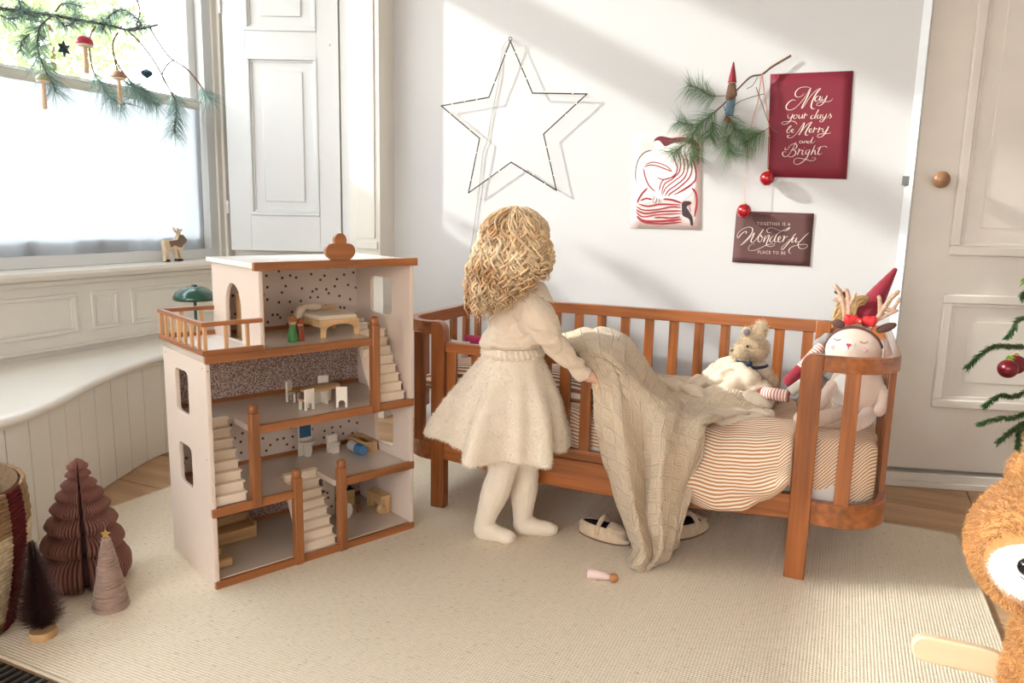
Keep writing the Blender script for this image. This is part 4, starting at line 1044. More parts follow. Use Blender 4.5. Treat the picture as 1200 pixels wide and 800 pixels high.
def jdisp(c, n):
    k = .0045*noise.noise(V((c.x*13, c.y*13, c.z*20)))-.0035*math.exp(-(noise.noise(V((c.x*10+2, c.y*10, c.z*18)))/.07)**2)*(1 if c.z < chest.z+.01 or (c-shR).length > .07 else .3)+.0022*noise.noise(c*42)
    dz = c.z-(waist.z+.05)
    if c.z < chest.z-.02: k += .004*math.sin(c.z*120+5*noise.noise(c*9))*max(0, min(1, (chest.z-.02-c.z)/.05))
    t = (c-shR).dot((elR-shR))/(elR-shR).length_squared
    if .55 < t < 1.25 and (c-elR).length < .09: k += .0035*math.sin(t*24+5*noise.noise(c*16))*(.4+noise.noise(c*20+V((5,5,5))))
    return k
jum = blob('jumper', jm, M_jump, person, world=True, voxel=.004, smooth=6, disp=jdisp)
# rolled cuff rings and collar
def ring(c, ax, r, t, name, m, sx=1.0, n=28):
    ax = ax.normalized(); a = ax.orthogonal().normalized(); b_ = ax.cross(a)
    return MB().tube([c+(a*math.cos(2*PI*k/n)+b_*math.sin(2*PI*k/n))*r for k in range(n)], t, 8, closed=True).build(name, m, person, world=True, smooth=True)
ring(cufR+(wrR-elR).normalized()*.012, wrR-elR, .0225, .0045, 'cuff', M_jump)
# shirt-like collar: a sloping band folded outwards, open at the front
G = []
cc = neck+V((0, 0, .002))
for i in range(41):
    a = math.radians(28+304*i/40); dirv = Ff*math.cos(a)+Rr*math.sin(a); back = .5-.5*math.cos(a)
    back = (1-math.cos(a))/2; r0 = .054; lift = .020*back
    tip = .018*math.exp(-((i if i < 20 else 40-i)/4.0)**2)
    G.append([cc+dirv*r0+V((0,0,-.012+lift)), cc+dirv*(r0+.004)+V((0,0,.010+lift)), cc+dirv*(r0+.012)+V((0,0,.013+lift)), cc+dirv*(r0+.026)+V((0,0,-.004+lift-tip*.5)), cc+dirv*(r0+.040+tip*.4)+V((0,0,-.026+lift*.6-tip*1.4))])
MB().grid(G).build('collar', M_jump, person, world=True, smooth=True, solid=.0045, subsurf=1)

# fluffy skirt
M_fluff = mat('cream_faux_fur', (240, 226, 204), .95, .06, 25, .6, 90, .1, sheen=.4, island=.05)
sk = MB(); rings = []; wc = at(601, 412, Y=2.0); hc = at(590, 522, Y=2.0)
nring = 34; ns_ = 140
for i in range(nring+1):
    t = i/nring; c = wc.lerp(hc, t); rr = []
    for k in range(ns_):
        a = 2*PI*k/ns_; dirv = Ff*math.cos(a)+Rr*math.sin(a)
        base = .080+(.182-.080)*(1-(1-t)**1.7)
        left = max(0, dirv.dot(V((-.915, -.40, 0))))
        fold = 1+t*(.12*math.sin(6*a+.6)+.075*math.sin(11*a+2.0)+.03*math.sin(17*a))
        r = base*fold*(1+.11*t*left)+.004*noise.noise(V((math.cos(a)*3, math.sin(a)*3, t*5)))
        z = c.z + t*(.040*left**1.5) - .006*t*math.sin(6*a+.6)
        rr.append(V((c.x, c.y, z))+dirv*r)
    rings.append(rr)
c = hc; rings.append([p.lerp(V((c.x, c.y, p.z)), .06)+V((0,0,-.006)) for p in rings[-1]]); rings.append([p.lerp(V((c.x, c.y, p.z)), .12)+V((0,0,.012)) for p in rings[-2]])
rings.append([p.lerp(wc, .55) for p in rings[-1]])
sk.rings([r for r in rings], cap=True); skirt = sk.build('skirt', M_fluff, person, world=True, smooth=True)
fur(skirt, M_fluff, 42000, .0095, .0007, lean=(0, 0, -1.0), jitter=.55, seed=4, curl=.25)
# gathered waistband frill and ribbon at the side
rings = []
for i in range(7):
    t = i/6; rr = []
    for k in range(ns_):
        a = 2*PI*k/ns_; dirv = Ff*math.cos(a)+Rr*math.sin(a); r = .083+.010*math.sin(PI*t)+.0035*math.sin(34*a+i*.4)
        rr.append(wc+V((0,0,.018-.034*t))+dirv*r)
    rings.append(rr)
wb = MB().rings(rings, cap=False).build('waistband', M_fluff, person, world=True, smooth=True); fur(wb, M_fluff, 3500, .007, .0007, lean=(0,0,-.4), seed=6)
# hair
Ff, Rr, Rm = HEAD_AX
M_hair = mat('blonde_curls', (244, 220, 180), .34, 0, 12, spec=.5, island=.36, c2=(190, 146, 98))
hr = MB()
hb_ = head-Ff*.012+V((0,0,.012))
hr.sphere(hb_, (.088, .081, .087), 24, 16, R=Rm); hr.sphere(hb_-Ff*.020-V((0,0,.045)), (.076, .088, .07), 20, 14, R=Rm); hr.sphere(hb_-Ff*.030-Rr*.015-V((0,0,.085)), (.052, .075, .050), 20, 14, R=Rm)
hair = blob('hair', hr, M_hair, person, world=True, voxel=.006, smooth=3, cut=lambda c: (c-head).dot(Ff) > .048 and (c-head).z < .052)
rnd = random.Random(11); cu_ = MB()
for s in range(1050):
    az = rnd.uniform(-PI, PI); el_ = math.asin(rnd.uniform(-.55, 1))
    dirv = (Ff*math.cos(az)+Rr*math.sin(az))*math.cos(el_)+V((0,0,math.sin(el_)))
    fr = dirv.dot(Ff)
    if fr > .45 and dirv.z < .55: continue
    root = hb_+V((0,0,-.004)) + Ff*dirv.dot(Ff)*.090+Rr*dirv.dot(Rr)*.084+V((0,0,dirv.z*.090))
    # outward azimuth for falling
    h = V((dirv.x, dirv.y, 0)); 
    if fr > .35: h = h-Ff*(h.dot(Ff)-.2)+Rr*(.5 if dirv.dot(Rr) > 0 else -.5)
    h = h.normalized() if h.length > .05 else (-Ff+Rr*rnd.uniform(-1,1)).normalized()
    if h.dot(Ff) > .35: h = (Ff*rnd.uniform(-.05, .42)+Rr*(1 if dirv.dot(Rr) > 0 else -1)).normalized()
    zend = head.z-.082-.11*max(0, -h.dot(Ff)+.12-.25*max(0, h.dot(Rr)))**.7*rnd.uniform(.5, 1.1)-rnd.uniform(0, .022)
    flare = rnd.uniform(.004, .046)*(1 if h.dot(Ff) < .1 else .45)+.014*max(0, -h.dot(Ff))
    layer = rnd.uniform(.0, .016)
    npt = 34; pts = []; rs = []
    out1 = .088+layer
    ph = rnd.uniform(0, 2*PI); wl = rnd.uniform(.040, .072); rad = rnd.uniform(.005, .0125); hand_ = rnd.choice((-1, 1))
    tang = V((0,0,1)).cross(h)
    for i in range(npt):
        t = i/(npt-1)
        if root.z-hb_.z > .02 and t < .35:
            q = t/.35; a0 = math.asin(max(-1, min(1, (root.z-hb_.z)/.09)))*(1-q); side_ = V((root.x-hb_.x, root.y-hb_.y, 0))
            base = hb_+h*(out1*math.cos(a0)*.5+.5*out1*math.cos(a0))*(.0+1)*1.0+V((0,0,(.090+layer)*math.sin(a0)))
            base = root.lerp(base, min(1, q*1.6)); zc = base.z; last = base
        else:
            if root.z-hb_.z <= .02: t0 = 0; last0 = root+dirv*layer
            else: t0 = .35; last0 = hb_+h*out1
            q = (t-t0)/(1-t0); base = last0.lerp(V((hb_.x, hb_.y, zend))+h*(out1+flare*.9-.008), q)+h*(.016*math.sin(PI*q))
        amp = rad*min(1, t*3+.15)*(1.0 if t < .6 else 1+.5*(t-.6)); an_ = ph+hand_*2*PI*(t*.24/wl)
        pts.append(base+tang*amp*math.cos(an_)+h*amp*math.sin(an_)*.8)
        rs.append((.0028+.0012*math.sin(PI*t))*(1-.75*t**3))
    cu_.tube(pts, rs, 4, cap=True)
curls = cu_.build('hair_curls', M_hair, person, world=True, smooth=True, kind='stuff')
# ---------------------------------------------------------------- soft toys on the bed
def wpt(px, py, Y): return at(px, py, Y=Y)
# shaggy bear
M_bear = mat('shaggy_tan_fur', (214, 192, 160), .9, .18, 40, .5, 90, .1, sheen=.3, island=.16)
bl = MB()
bb_ = wpt(886, 447, 2.60); bh = wpt(882, 408, 2.575); bm_ = wpt(868, 413, 2.54)
bl.sphere(bb_, (.054, .050, .062), 18, 12); bl.sphere(bb_+V((.01, 0, -.032)), (.060, .055, .034), 18, 12)
bl.sphere(bh, (.050, .046, .043), 18, 12); bl.capsule(bh, .036, bm_, .027)
e1 = wpt(891, 386, 2.60); bl.sphere(e1, (.024, .018, .030), 14, 8); bl.sphere(wpt(876, 388, 2.53), (.018, .012, .018), 14, 8)
bl.capsule(bb_+V((-.03, -.025, .02)), .020, bb_+V((-.052, -.052, -.025)), .020); bl.capsule(bb_+V((.045, -.02, .015)), .020, bb_+V((.062, -.03, -.035)), .018)
bl.capsule(bb_+V((-.02, -.03, -.042)), .026, bb_+V((-.060, -.085, -.045)), .023)
bl.capsule(bb_+V((.03, -.02, -.042)), .026, bb_+V((.052, -.08, -.042)), .023)
bear = thing('teddy_bear', 'shaggy tan teddy bear with dark blue ribbon sitting against the back slats', 'soft toy', tuple(bb_-V((0,0,.06))))
o = blob('body', bl, M_bear, bear, world=True, voxel=.006, smooth=2, disp=lambda c, n: .004*noise.noise(c*60)); fur(o, M_bear, 11000, .015, .0009, lean=(0, 0, -.4), jitter=.9, seed=2, curl=.4)
MB().sphere(wpt(875, 389, 2.512), (.011, .004, .011), 12, 8).build('ear_lining', mat('grey_felt', (120, 112, 116), .9), bear, world=True, smooth=True)
MB().sphere(bh+V((-.012, -.046, .012)), .0048, 10, 8).build('eye', mat('black_bead', (14, 12, 12), .15), bear, world=True, smooth=True)
MB().sphere(bm_+V((-.026, -.010, .006)), (.006, .007, .005), 10, 8).build('nose', mat('dark_stitch', (60, 45, 38), .6), bear, world=True, smooth=True)
nk = bh.lerp(bb_, .52)
MB().tube([nk+V((.040*math.cos(a*PI/8), .040*math.sin(a*PI/8), .004*math.cos(a*PI/8))) for a in range(16)], .005, 8, closed=True).build('ribbon', mat('navy_ribbon', (34, 44, 62), .7), bear, world=True, smooth=True)
t = wpt(871, 432, 2.53)
kb = MB(); G = []
for i in range(9):
    G.append([t+V((-.024+.048*j/8+.004*math.sin(i), -.012+.004*math.sin(j*1.7+i), .028-.056*i/8)) for j in range(9)])
kb.grid(G).build('bib', mat('navy_cloth', (44, 62, 88), .8, .15, 60, bump=.4), bear, world=True, smooth=True, solid=.006)

# deer cushion doll
M_deer = mat('blush_velour', (228, 204, 186), .8, .05, 30, .3, 200, .15, sheen=.5)
M_horn = mat('glitter_beige', (206, 170, 142), .5, .35, 180, .5, 300, .5, metal=.15)
M_brown = mat('chocolate_felt', (96, 66, 58), .85, .1, 30, bump=.3)
deer = thing('deer_doll', 'blush pink deer doll with glitter antlers and white belly leaning at the bed end', 'soft toy', (.045, 2.44, .41))
hd = wpt(1000, 412, 2.44); bd = wpt(1003, 462, 2.40)
fwd = (V((0, 0, CAM_Z))-hd); fwd.z = 0; fwd = (fwd.normalized()+V((-.12, 0, 0))).normalized(); rt_ = V((-fwd.y, fwd.x, 0)); up_ = V((0, 0, 1))
Rd = Matrix((rt_, -fwd, up_)).transposed()
d_ = MB(); d_.sphere(hd, (.080, .048, .072), 24, 14, R=Rd); d_.sphere(bd+V((0,0,.012)), (.078, .055, .088), 24, 14, R=Rd); d_.capsule(hd, .055, bd, .06)
blob('body', d_, M_deer, deer, world=True, voxel=.005, smooth=6)
def surf(p, k=0): return p+fwd*k
def on_head(x, z, lift=.0):    # point on the front of the head
    yy = .048*math.sqrt(max(0, 1-(x/.080)**2-(z/.072)**2)); return hd+rt_*x+up_*z+fwd*(yy+lift)
def on_body(x, z, lift=0.0):
    c = bd+V((0,0,.012)); yy = .055*math.sqrt(max(0, 1-(x/.078)**2-(z/.088)**2)); return c+rt_*x+up_*z+fwd*(yy+lift)
sgn = 1 if rt_.x > 0 else -1
# belly patch
G = []
for i in range(9):
    r = i/8; ring_ = []
    for k in range(28):
        a = 2*PI*k/28; ring_.append(on_body(sgn*(-.030)+.034*r*math.cos(a), .004+.046*r*math.sin(a)*(1-.1*math.cos(a)), .0025))
    G.append(ring_)
MB().grid(G, closed=True).build('belly_patch', mat('white_plush', (244, 240, 234), .9, sheen=.4), deer, world=True, smooth=True, solid=.004)
MB().sphere(on_head(sgn*-.010, .018, -.004), (.024, .012, .022), 18, 12, R=Rd).build('muzzle', mat('white_plush', (244,240,234)), deer, world=True, smooth=True)
nz = on_head(sgn*-.008, .026, .0095)
hp_ = MB(); hp_.sphere(nz+rt_*.003+up_*.002, (.0042, .002, .004), 10, 6, R=Rd).sphere(nz-rt_*.003+up_*.002, (.0042, .002, .004), 10, 6, R=Rd)
hp_.prism([(-.0065, .001), (0, -.007), (.0065, .001)], .002, org=nz-fwd*.0005, ex=rt_, ey=up_); hp_.build('nose', mat('red_stitch', (206, 74, 52), .6), deer, world=True, smooth=40)
th = MB(); th.tube([nz+up_*(-.006-.002*i)+fwd*.0005 for i in range(4)], .0008, 6)
for sx_ in (-.044, .030):
    cen = sgn*sx_
    th.tube([on_head(cen+.009*math.cos(a), .040-.0055*math.sin(a), .0012) for a in [PI*k/8 for k in range(9)]], .0009, 6)
    for a in (.5, 1.2, 1.95, 2.6): th.tube([on_head(cen+q*math.cos(a), .042-q*.62*math.sin(a), .0014) for q in (.009, .0125)], .0006, 5)
th.build('eyelashes', mat('ink', (25,20,18)), deer, world=True, smooth=True)
for sx_ in (-.050, .034): MB().sphere(on_head(sgn*sx_, .014, -.001), (.010, .0022, .007), 12, 8, R=Rd).build('cheek', mat('rose_felt', (224, 186, 184), .9), deer, world=True, smooth=True)
# antlers
def antler(pts_list, nm='antler'):
    m_ = MB()
    for pts, r in pts_list:
        P = catmull([wpt(*q) for q in pts], 5); n_ = len(P)
        for i in range(n_-1): m_.capsule(P[i], r, P[i+1], r*.98, 10)
    blob(nm, m_, M_horn, deer, world=True, voxel=.0028, smooth=2)
antler([([(991,383,2.45),(989,362,2.45),(985,345,2.45),(979,335,2.45)], .0072), ([(988,356,2.45),(981,352,2.45),(977,350,2.45)], .0055), ([(995,381,2.45),(995,360,2.45),(993,342,2.45),(990,340,2.45)], .0065), ([(994,362,2.45),(1000,350,2.45),(1002,344,2.45)], .0055)])
antler([([(1021,383,2.44),(1030,370,2.44),(1042,352,2.44),(1052,342,2.44)], .0075), ([(1031,370,2.44),(1031,352,2.44),(1030,348,2.44)], .0065), ([(1036,362,2.44),(1046,362,2.44),(1054,350,2.44)], .0055), ([(1028,375,2.44),(1040,369,2.44),(1051,364,2.44)], .0055)])
t2 = MB()
for pts in ([(993,352,2.47),(988,343,2.47),(978,336,2.47)], [(988,346,2.47),(979,342,2.47)]):
    P = catmull([wpt(*q) for q in pts], 4)
    for i in range(len(P)-1): t2.capsule(P[i], .005, P[i+1], .005, 8)
blob('antler_tip', t2, M_brown, deer, world=True, voxel=.003, smooth=2)
for (a, b_, w) in (((990,381),(977,378),.014), ((1026,388),(1047,381),.013)):
    p0 = wpt(*a, 2.44); p1 = wpt(*b_, 2.44); m_ = MB(); d0 = (p1-p0)
    Re = Matrix((d0.normalized(), -fwd, d0.normalized().cross(-fwd))).transposed()
    m_.sphere(p0.lerp(p1, .6), (d0.length*.62, .008, w), 18, 10, R=Re); blob('ear', m_, M_brown, deer, world=True, voxel=.003, smooth=3)
MB().tube([hd+rt_*(.079*math.cos(a))+up_*(.072*math.sin(a)+.001)+fwd*(.004) for a in [PI*.08+PI*.84*k/24 for k in range(25)]], .0045, 8).build('headband', M_brown, deer, world=True, smooth=True)
M_red = mat('bright_red_satin', (214, 40, 44), .5, .1, 20, bump=.3, bscale=60)
bw0 = wpt(1008, 376, 2.435); m_ = MB()
for s in (-1, 1):
    Rb = Matrix.Rotation(s*.25, 3, 'Y')
    m_.sphere(bw0+V((s*.024, 0, .002)), (.021, .009, .015), 16, 10, R=Rb); m_.sphere(bw0+V((s*.034, -.001, .001)), (.012, .010, .018), 14, 8, R=Rb)
m_.sphere(bw0+V((0, -.004, 0)), (.008, .009, .009)); blob('bow', m_, M_red, deer, world=True, voxel=.003, smooth=2)
MB().sphere(bw0+V((0, -.012, 0)), .0035, 8, 6).build('bead', mat('gold_bead', (220, 180, 110), .3, metal=.6), deer, world=True, smooth=True)
for nm, pts, r0, r1, M_ in (('arm', [(975,452,2.37),(962,470,2.30),(945,483,2.27)], .019, .017, M_deer), ('arm', [(1030,452,2.40),(1036,468,2.36),(1030,482,2.34)], .018, .016, M_deer),
                            ('leg', [(985,482,2.37),(965,489,2.27),(938,490,2.24)], .022, .020, M_deer), ('leg', [(1018,484,2.36),(1012,492,2.28),(1000,497,2.22)], .022, .020, M_deer)):
    m_ = MB(); P = catmull([wpt(*q) for q in pts], 4)
    for p in P: p.z = max(p.z, .426)
    for i in range(len(P)-1): m_.capsule(P[i], r0, P[i+1], r1, 12)
    blob(nm, m_, M_, deer, world=True, voxel=.004, smooth=3)

# gnome doll behind the deer
gn = thing('gnome_doll', 'slouching gnome doll with pointed dark red hat, grey dress and striped limbs', 'soft toy', (.02, 2.64, .42))
M_wine = mat('wine_red_felt', (140, 24, 44), .85, .08, 40, bump=.3, sheen=.3)
h0 = wpt(1014, 368, 2.60); h1 = wpt(1031, 342, 2.62); h2 = wpt(1049, 316, 2.64)
m_ = MB(); m_.capsule(h0, .042, h1, .026); m_.capsule(h1, .026, h2, .008); blob('hat', m_, M_wine, gn, world=True, voxel=.004, smooth=3)
m_ = MB(); m_.sphere(wpt(1004, 372, 2.60), (.042, .036, .034)); m_.sphere(wpt(1006, 385, 2.61), (.040, .036, .030)); blob('head', m_, mat('doll_skin', (232, 200, 172), .8), gn, world=True, voxel=.004)
m_ = MB()
rnd = random.Random(5)
for i in range(26):
    a = i/25; p0 = wpt(1012+6*math.sin(i), 352+4*math.cos(i*2), 2.565); p1 = wpt(980+22*a, 362+8*math.sin(i*1.7), 2.555); p2 = wpt(976+14*a, 380+4*math.cos(i), 2.56)
    m_.tube(catmull([p0, p0.lerp(p1, .5)+V((0,-.004,.010)), p1, p2], 5), .0045, 6)
m_.build('yarn_hair', mat('tan_yarn', (188, 152, 104), .9, .2, 60, island=.15), gn, world=True, smooth=True)
m_ = MB(); m_.sphere(wpt(990, 425, 2.58), (.06, .05, .07)); m_.sphere(wpt(985, 455, 2.55), (.075, .07, .05)); 
M_gd = mat('grey_linen', (150, 146, 142), .9, .12, 40, .4, 120)
for q, r in (((962,402,2.56), .022), ((970,397,2.56), .022), ((975,410,2.57), .03)): m_.sphere(wpt(*q), r)
m_.capsule(wpt(970,440,2.54), .03, wpt(935,462,2.50), .024); m_.capsule(wpt(960,450,2.5), .03, wpt(940,470,2.45), .02)
blob('dress', m_, M_gd, gn, world=True, voxel=.005, smooth=2, disp=lambda c, n: .006*noise.noise(c*28))
M_str = stripe_mat('pink_striped_jersey', (196, 130, 118), (240, 222, 208), .0088)
def limb(pts, r, m, nm):
    P = catmull([wpt(*q) for q in pts], 8); ring_ = []; uv = []; s_ = 0
    for i, p in enumerate(P):
        d = (P[min(i+1, len(P)-1)]-P[max(i-1, 0)]).normalized(); a = d.orthogonal().normalized(); b_ = d.cross(a)
        if i: s_ += (p-P[i-1]).length
        ring_.append([p+(a*math.cos(2*PI*k/16)+b_*math.sin(2*PI*k/16))*r for k in range(17)]); uv.append([(k/16, s_) for k in range(17)])
    return MB().grid(ring_, uv).build(nm, m, gn, world=True, smooth=True)
limb([(963,405,2.55),(952,417,2.53),(938,432,2.51)], .0165, M_str, 'sleeve'); limb([(924,464,2.43),(908,462,2.44),(895,460,2.46)], .020, M_str, 'stocking')
m_ = MB(); m_.capsule(wpt(937,433,2.51), .0185, wpt(925,446,2.50), .020); blob('mitten', m_, M_wine, gn, world=True, voxel=.004)
m_ = MB(); m_.capsule(wpt(896,460,2.46), .0205, wpt(888,459,2.48), .020); blob('shoe', m_, M_wine, gn, world=True, voxel=.004)
limb([(968,430,2.49),(945,446,2.46),(925,460,2.44)], .016, mat('pale_linen', (214, 204, 190), .9, .08, 40, .3), 'arm')

# ---------------------------------------------------------------- small things on the rug
M_shoe = mat('beige_felt_shoe', (214, 190, 160), .9, .12, 60, .5, 150, .1, sheen=.3); M_shoein = mat('dark_shoe_lining', (54, 42, 42), .8)
def shoe(label, p, rz, tilt=0):
    t = thing('child_shoe', label, 'shoe', tuple(p), rz, 'child shoes under the bed')
    L_, W_ = .078, .031
    outer = []; n = 32
    def outline(z, s, yk=0): 
        r = []
        for k in range(n):
            a = 2*PI*k/n; x = math.cos(a); y = math.sin(a); w = W_*(1+.12*x)*s
            r.append(V((x*L_*(1 if s > .9 else s), y*w, z)))
        return r
    # upper: closed toe on +x, open heel
    rings = [outline(.001, .97), outline(.006, 1.0), outline(.014, 1.02)]
    for z, s in ((.024, .98), (.034, .88)):
        r = outline(z, s)
        for q in r:
            if q.x > .02: q.z -= (q.x-.02)*.22
        rings.append(r)
    rim = rings[-1]
    inner = [V((q.x*.90-.004, q.y*.86, q.z-.001)) for q in rim]; rings.append(inner)
    low = [V((q.x*.86, q.y*.80, .007)) for q in rim]
    ub = MB().rings(rings, cap=False); ub.add(rings[0], [tuple(range(n))[::-1]]); ub.build('upper', M_shoe, t, smooth=True)
    MB().rings([[V((q.x*.97, q.y*.96, q.z-.0015)) for q in inner], low]).build('lining', M_shoein, t, smooth=True)
    tb = MB(); top_ = [q for q in rim if q.x > .018]   # toe cover
    G = []
    for i in range(9):
        x = .018+(.0665-.018)*i/8; w = (W_*.88)*math.sqrt(max(0, 1-(x/.0700)**2))*1.04
        zc = .034-(x-.02)*.22 if x > .02 else .034
        G.append([V((x, -w+2*w*j/8, zc-.001+.007*math.sin(PI*j/8)*(1-.5*i/8))) for j in range(9)])
    MB().grid(G).build('toe', M_shoe, t, smooth=True, solid=.003)
    s_ = [V((-.008+.004*math.sin(a), -.030*math.cos(a)*1.02, .022+.026*math.sin(a))) for a in [PI*k/12 for k in range(13)]]
    MB().tube([q+V((0,0,-.006 if i in (0, 12) else 0)) for i, q in enumerate(s_)], .0065, 8, flat=1.0).build('strap', M_shoe, t, smooth=True)
    MB().sphere((-.008, -.032, .026), (.004, .002, .004), 10, 6).build('button', mat('dark_button', (90, 70, 60), .5), t, smooth=True)
    MB().rings([outline(.0, 1.0), outline(.004, 1.03)]).build('sole', mat('shoe_sole', (120, 96, 76), .8), t, smooth=True)
    t.scale = (1.12, 1.12, 1.38)
    return t
def apz(px, py): return at(px, py, Z=RUGZ)
p = apz(708, 630); q = apz(735, 637); o_ = apz(682, 622); ang = math.atan2(q.y-o_.y, q.x-o_.x)
shoe('beige strap shoe left of the hanging blanket, seen from the side', p, ang)
p = apz(808, 624); shoe('beige strap shoe under the bed, half behind the hanging blanket', p, math.radians(65))
p0 = apz(689, 676); p1 = apz(727, 683); d0 = p1-p0; az = math.atan2(d0.y, d0.x)
t = peg('peg_doll', 'pale pink peg doll with bare wooden head lying on the rug', p0+V((0, 0, .0125)), mat('pale_pink_paint', (236, 208, 200), .4), mat('peg_head_wood', (190, 126, 72), .35, .1, 30), None, .090, rot=Euler((0, math.radians(90), az)), r=.0145)
# ---------------------------------------------------------------- on the poster wall
YW = 3.10
def wp(px, py, d=0.0): return at(px, py, Y=YW-d)
# wire star
M_wire = mat('dark_wire', (58, 50, 42), .5, metal=.5); M_bulb = mat('fairy_bulb', (255, 214, 150), .4, emit=3.0); M_cord = mat('grey_cord', (172, 166, 150), .6)
S_px = [(598,48),(573,114),(517,124),(562,162),(549,226),(599,190),(652,223),(637,157),(688,110),(624,109)]
dd = .030
star = thing('star_light', 'large wire star with tiny fairy lights hanging on the white wall', 'star', tuple(wp(598, 48, dd)))
sp_ = [wp(x, y, dd) for x, y in S_px]
mb = MB()
for a, b_ in zip(sp_, sp_[1:]+sp_[:1]): mb.capsule(a, .0026, b_, .0026, 8)
mb.build('wire_frame', M_wire, star, world=True, smooth=True)
rnd = random.Random(2); i = 0
for a, b_ in zip(sp_, sp_[1:]+sp_[:1]):
    L_ = (b_-a).length; n_ = max(3, int(L_/.055))
    for k in range(1, n_):
        c = a.lerp(b_, k/n_)+V((rnd.uniform(-.006, .006), -.005, rnd.uniform(-.005, .007)))
        MB().sphere(c, .0022, 6, 4).build('bulb', M_bulb, star, world=True)
MB().tube([sp_[0]+V((.008*math.cos(t*PI/5), 0, .008+.008*math.sin(t*PI/5))) for t in range(10)], .0016, 6, closed=True).build('hook_ring', M_wire, star, world=True, smooth=True)
MB().tube(catmull([wp(598,46,.02), wp(589,56,.006), wp(585,90,.006), wp(575,140,.006), wp(571,165,.006), wp(566,178,.006), wp(562,215,.006), wp(556,262,.006), wp(551,300,.006), wp(549,345,.006), wp(550,420,.006)], 6), .0014, 6).build('cord', M_cord, star, world=True, smooth=True)
MB().tube([wp(598,46,.0), wp(598,46,.03)], .002, 6).build('nail', M_steel, star, world=True)

def sheet(name, label, cat, quad, m, d=.002):
    """paper taped to the wall, corners measured on the wall plane"""
    q = [wp(x, y, d) for x, y in quad]
    t = thing(name, label, cat, tuple((q[0]+q[2])/2))
    G = []
    for i in range(9):
        r = []
        for j in range(9):
            u, v = j/8, i/8; p = (q[0]*(1-u)+q[1]*u)*(1-v)+(q[3]*(1-u)+q[2]*u)*v
            p.y -= .0015+.0035*max(0, abs(u-.5)*2-.5)*max(0, abs(v-.5)*2-.4)*(1 if u < .5 else .4); r.append(p)
        G.append(r)
    MB().grid(G).build('paper', m, t, world=True, smooth=True, solid=.0008)
    return t
def smooth2(pts, n=6): return [(p.x, p.y) for p in catmull([(x, y, 0) for x, y in pts], n)]
def strokes(name, parent, m, lines, conv, d, slant_pen=True, wmul=1.0, label=None, kind=None):
    """flat pen strokes: list of (points, width); conv maps drawing units to photograph pixels on the wall"""
    mb = MB()
    for li, (pts, w) in enumerate(lines):
        P = smooth2(pts) if len(pts) > 2 else [pts[0], pts[1]]
        W3 = [wp(*conv(x, y), d+li*.00001) for x, y in P]; n_ = len(W3)
        if n_ < 2: continue
        vs = []; 
        for i, p in enumerate(W3):
            t = (W3[min(i+1, n_-1)]-W3[max(i-1, 0)]); t = t.normalized() if t.length > 0 else V((1,0,0))
            nn = V((-t.z, 0, t.x)); f = .55+.75*max(0, -t.z)**1.5*(1 if slant_pen else 0)+(.45 if not slant_pen else 0)
            e = min(1, .35+i/(n_*.2), .35+(n_-1-i)/(n_*.2)); h = nn*w*f*e*.5*wmul
            vs += [p+h, p-h]
        mb.add(vs, [(2*i, 2*i+2, 2*i+3, 2*i+1) for i in range(n_-1)])
    return mb.build(name, m, parent, world=True, label=label, kind=kind)
M_cream_ink = mat('cream_ink', (240, 224, 210), .7)
po = sheet('merry_poster', 'dark red poster reading May your days be Merry and Bright', 'poster', [(903,87),(1000,83),(992,210),(899,207)], mat('burgundy_paper', (128, 40, 54), .6, .04, 3, spec=.3))
cA = lambda x, y: (900+x/7.27, 90+y/7.27)
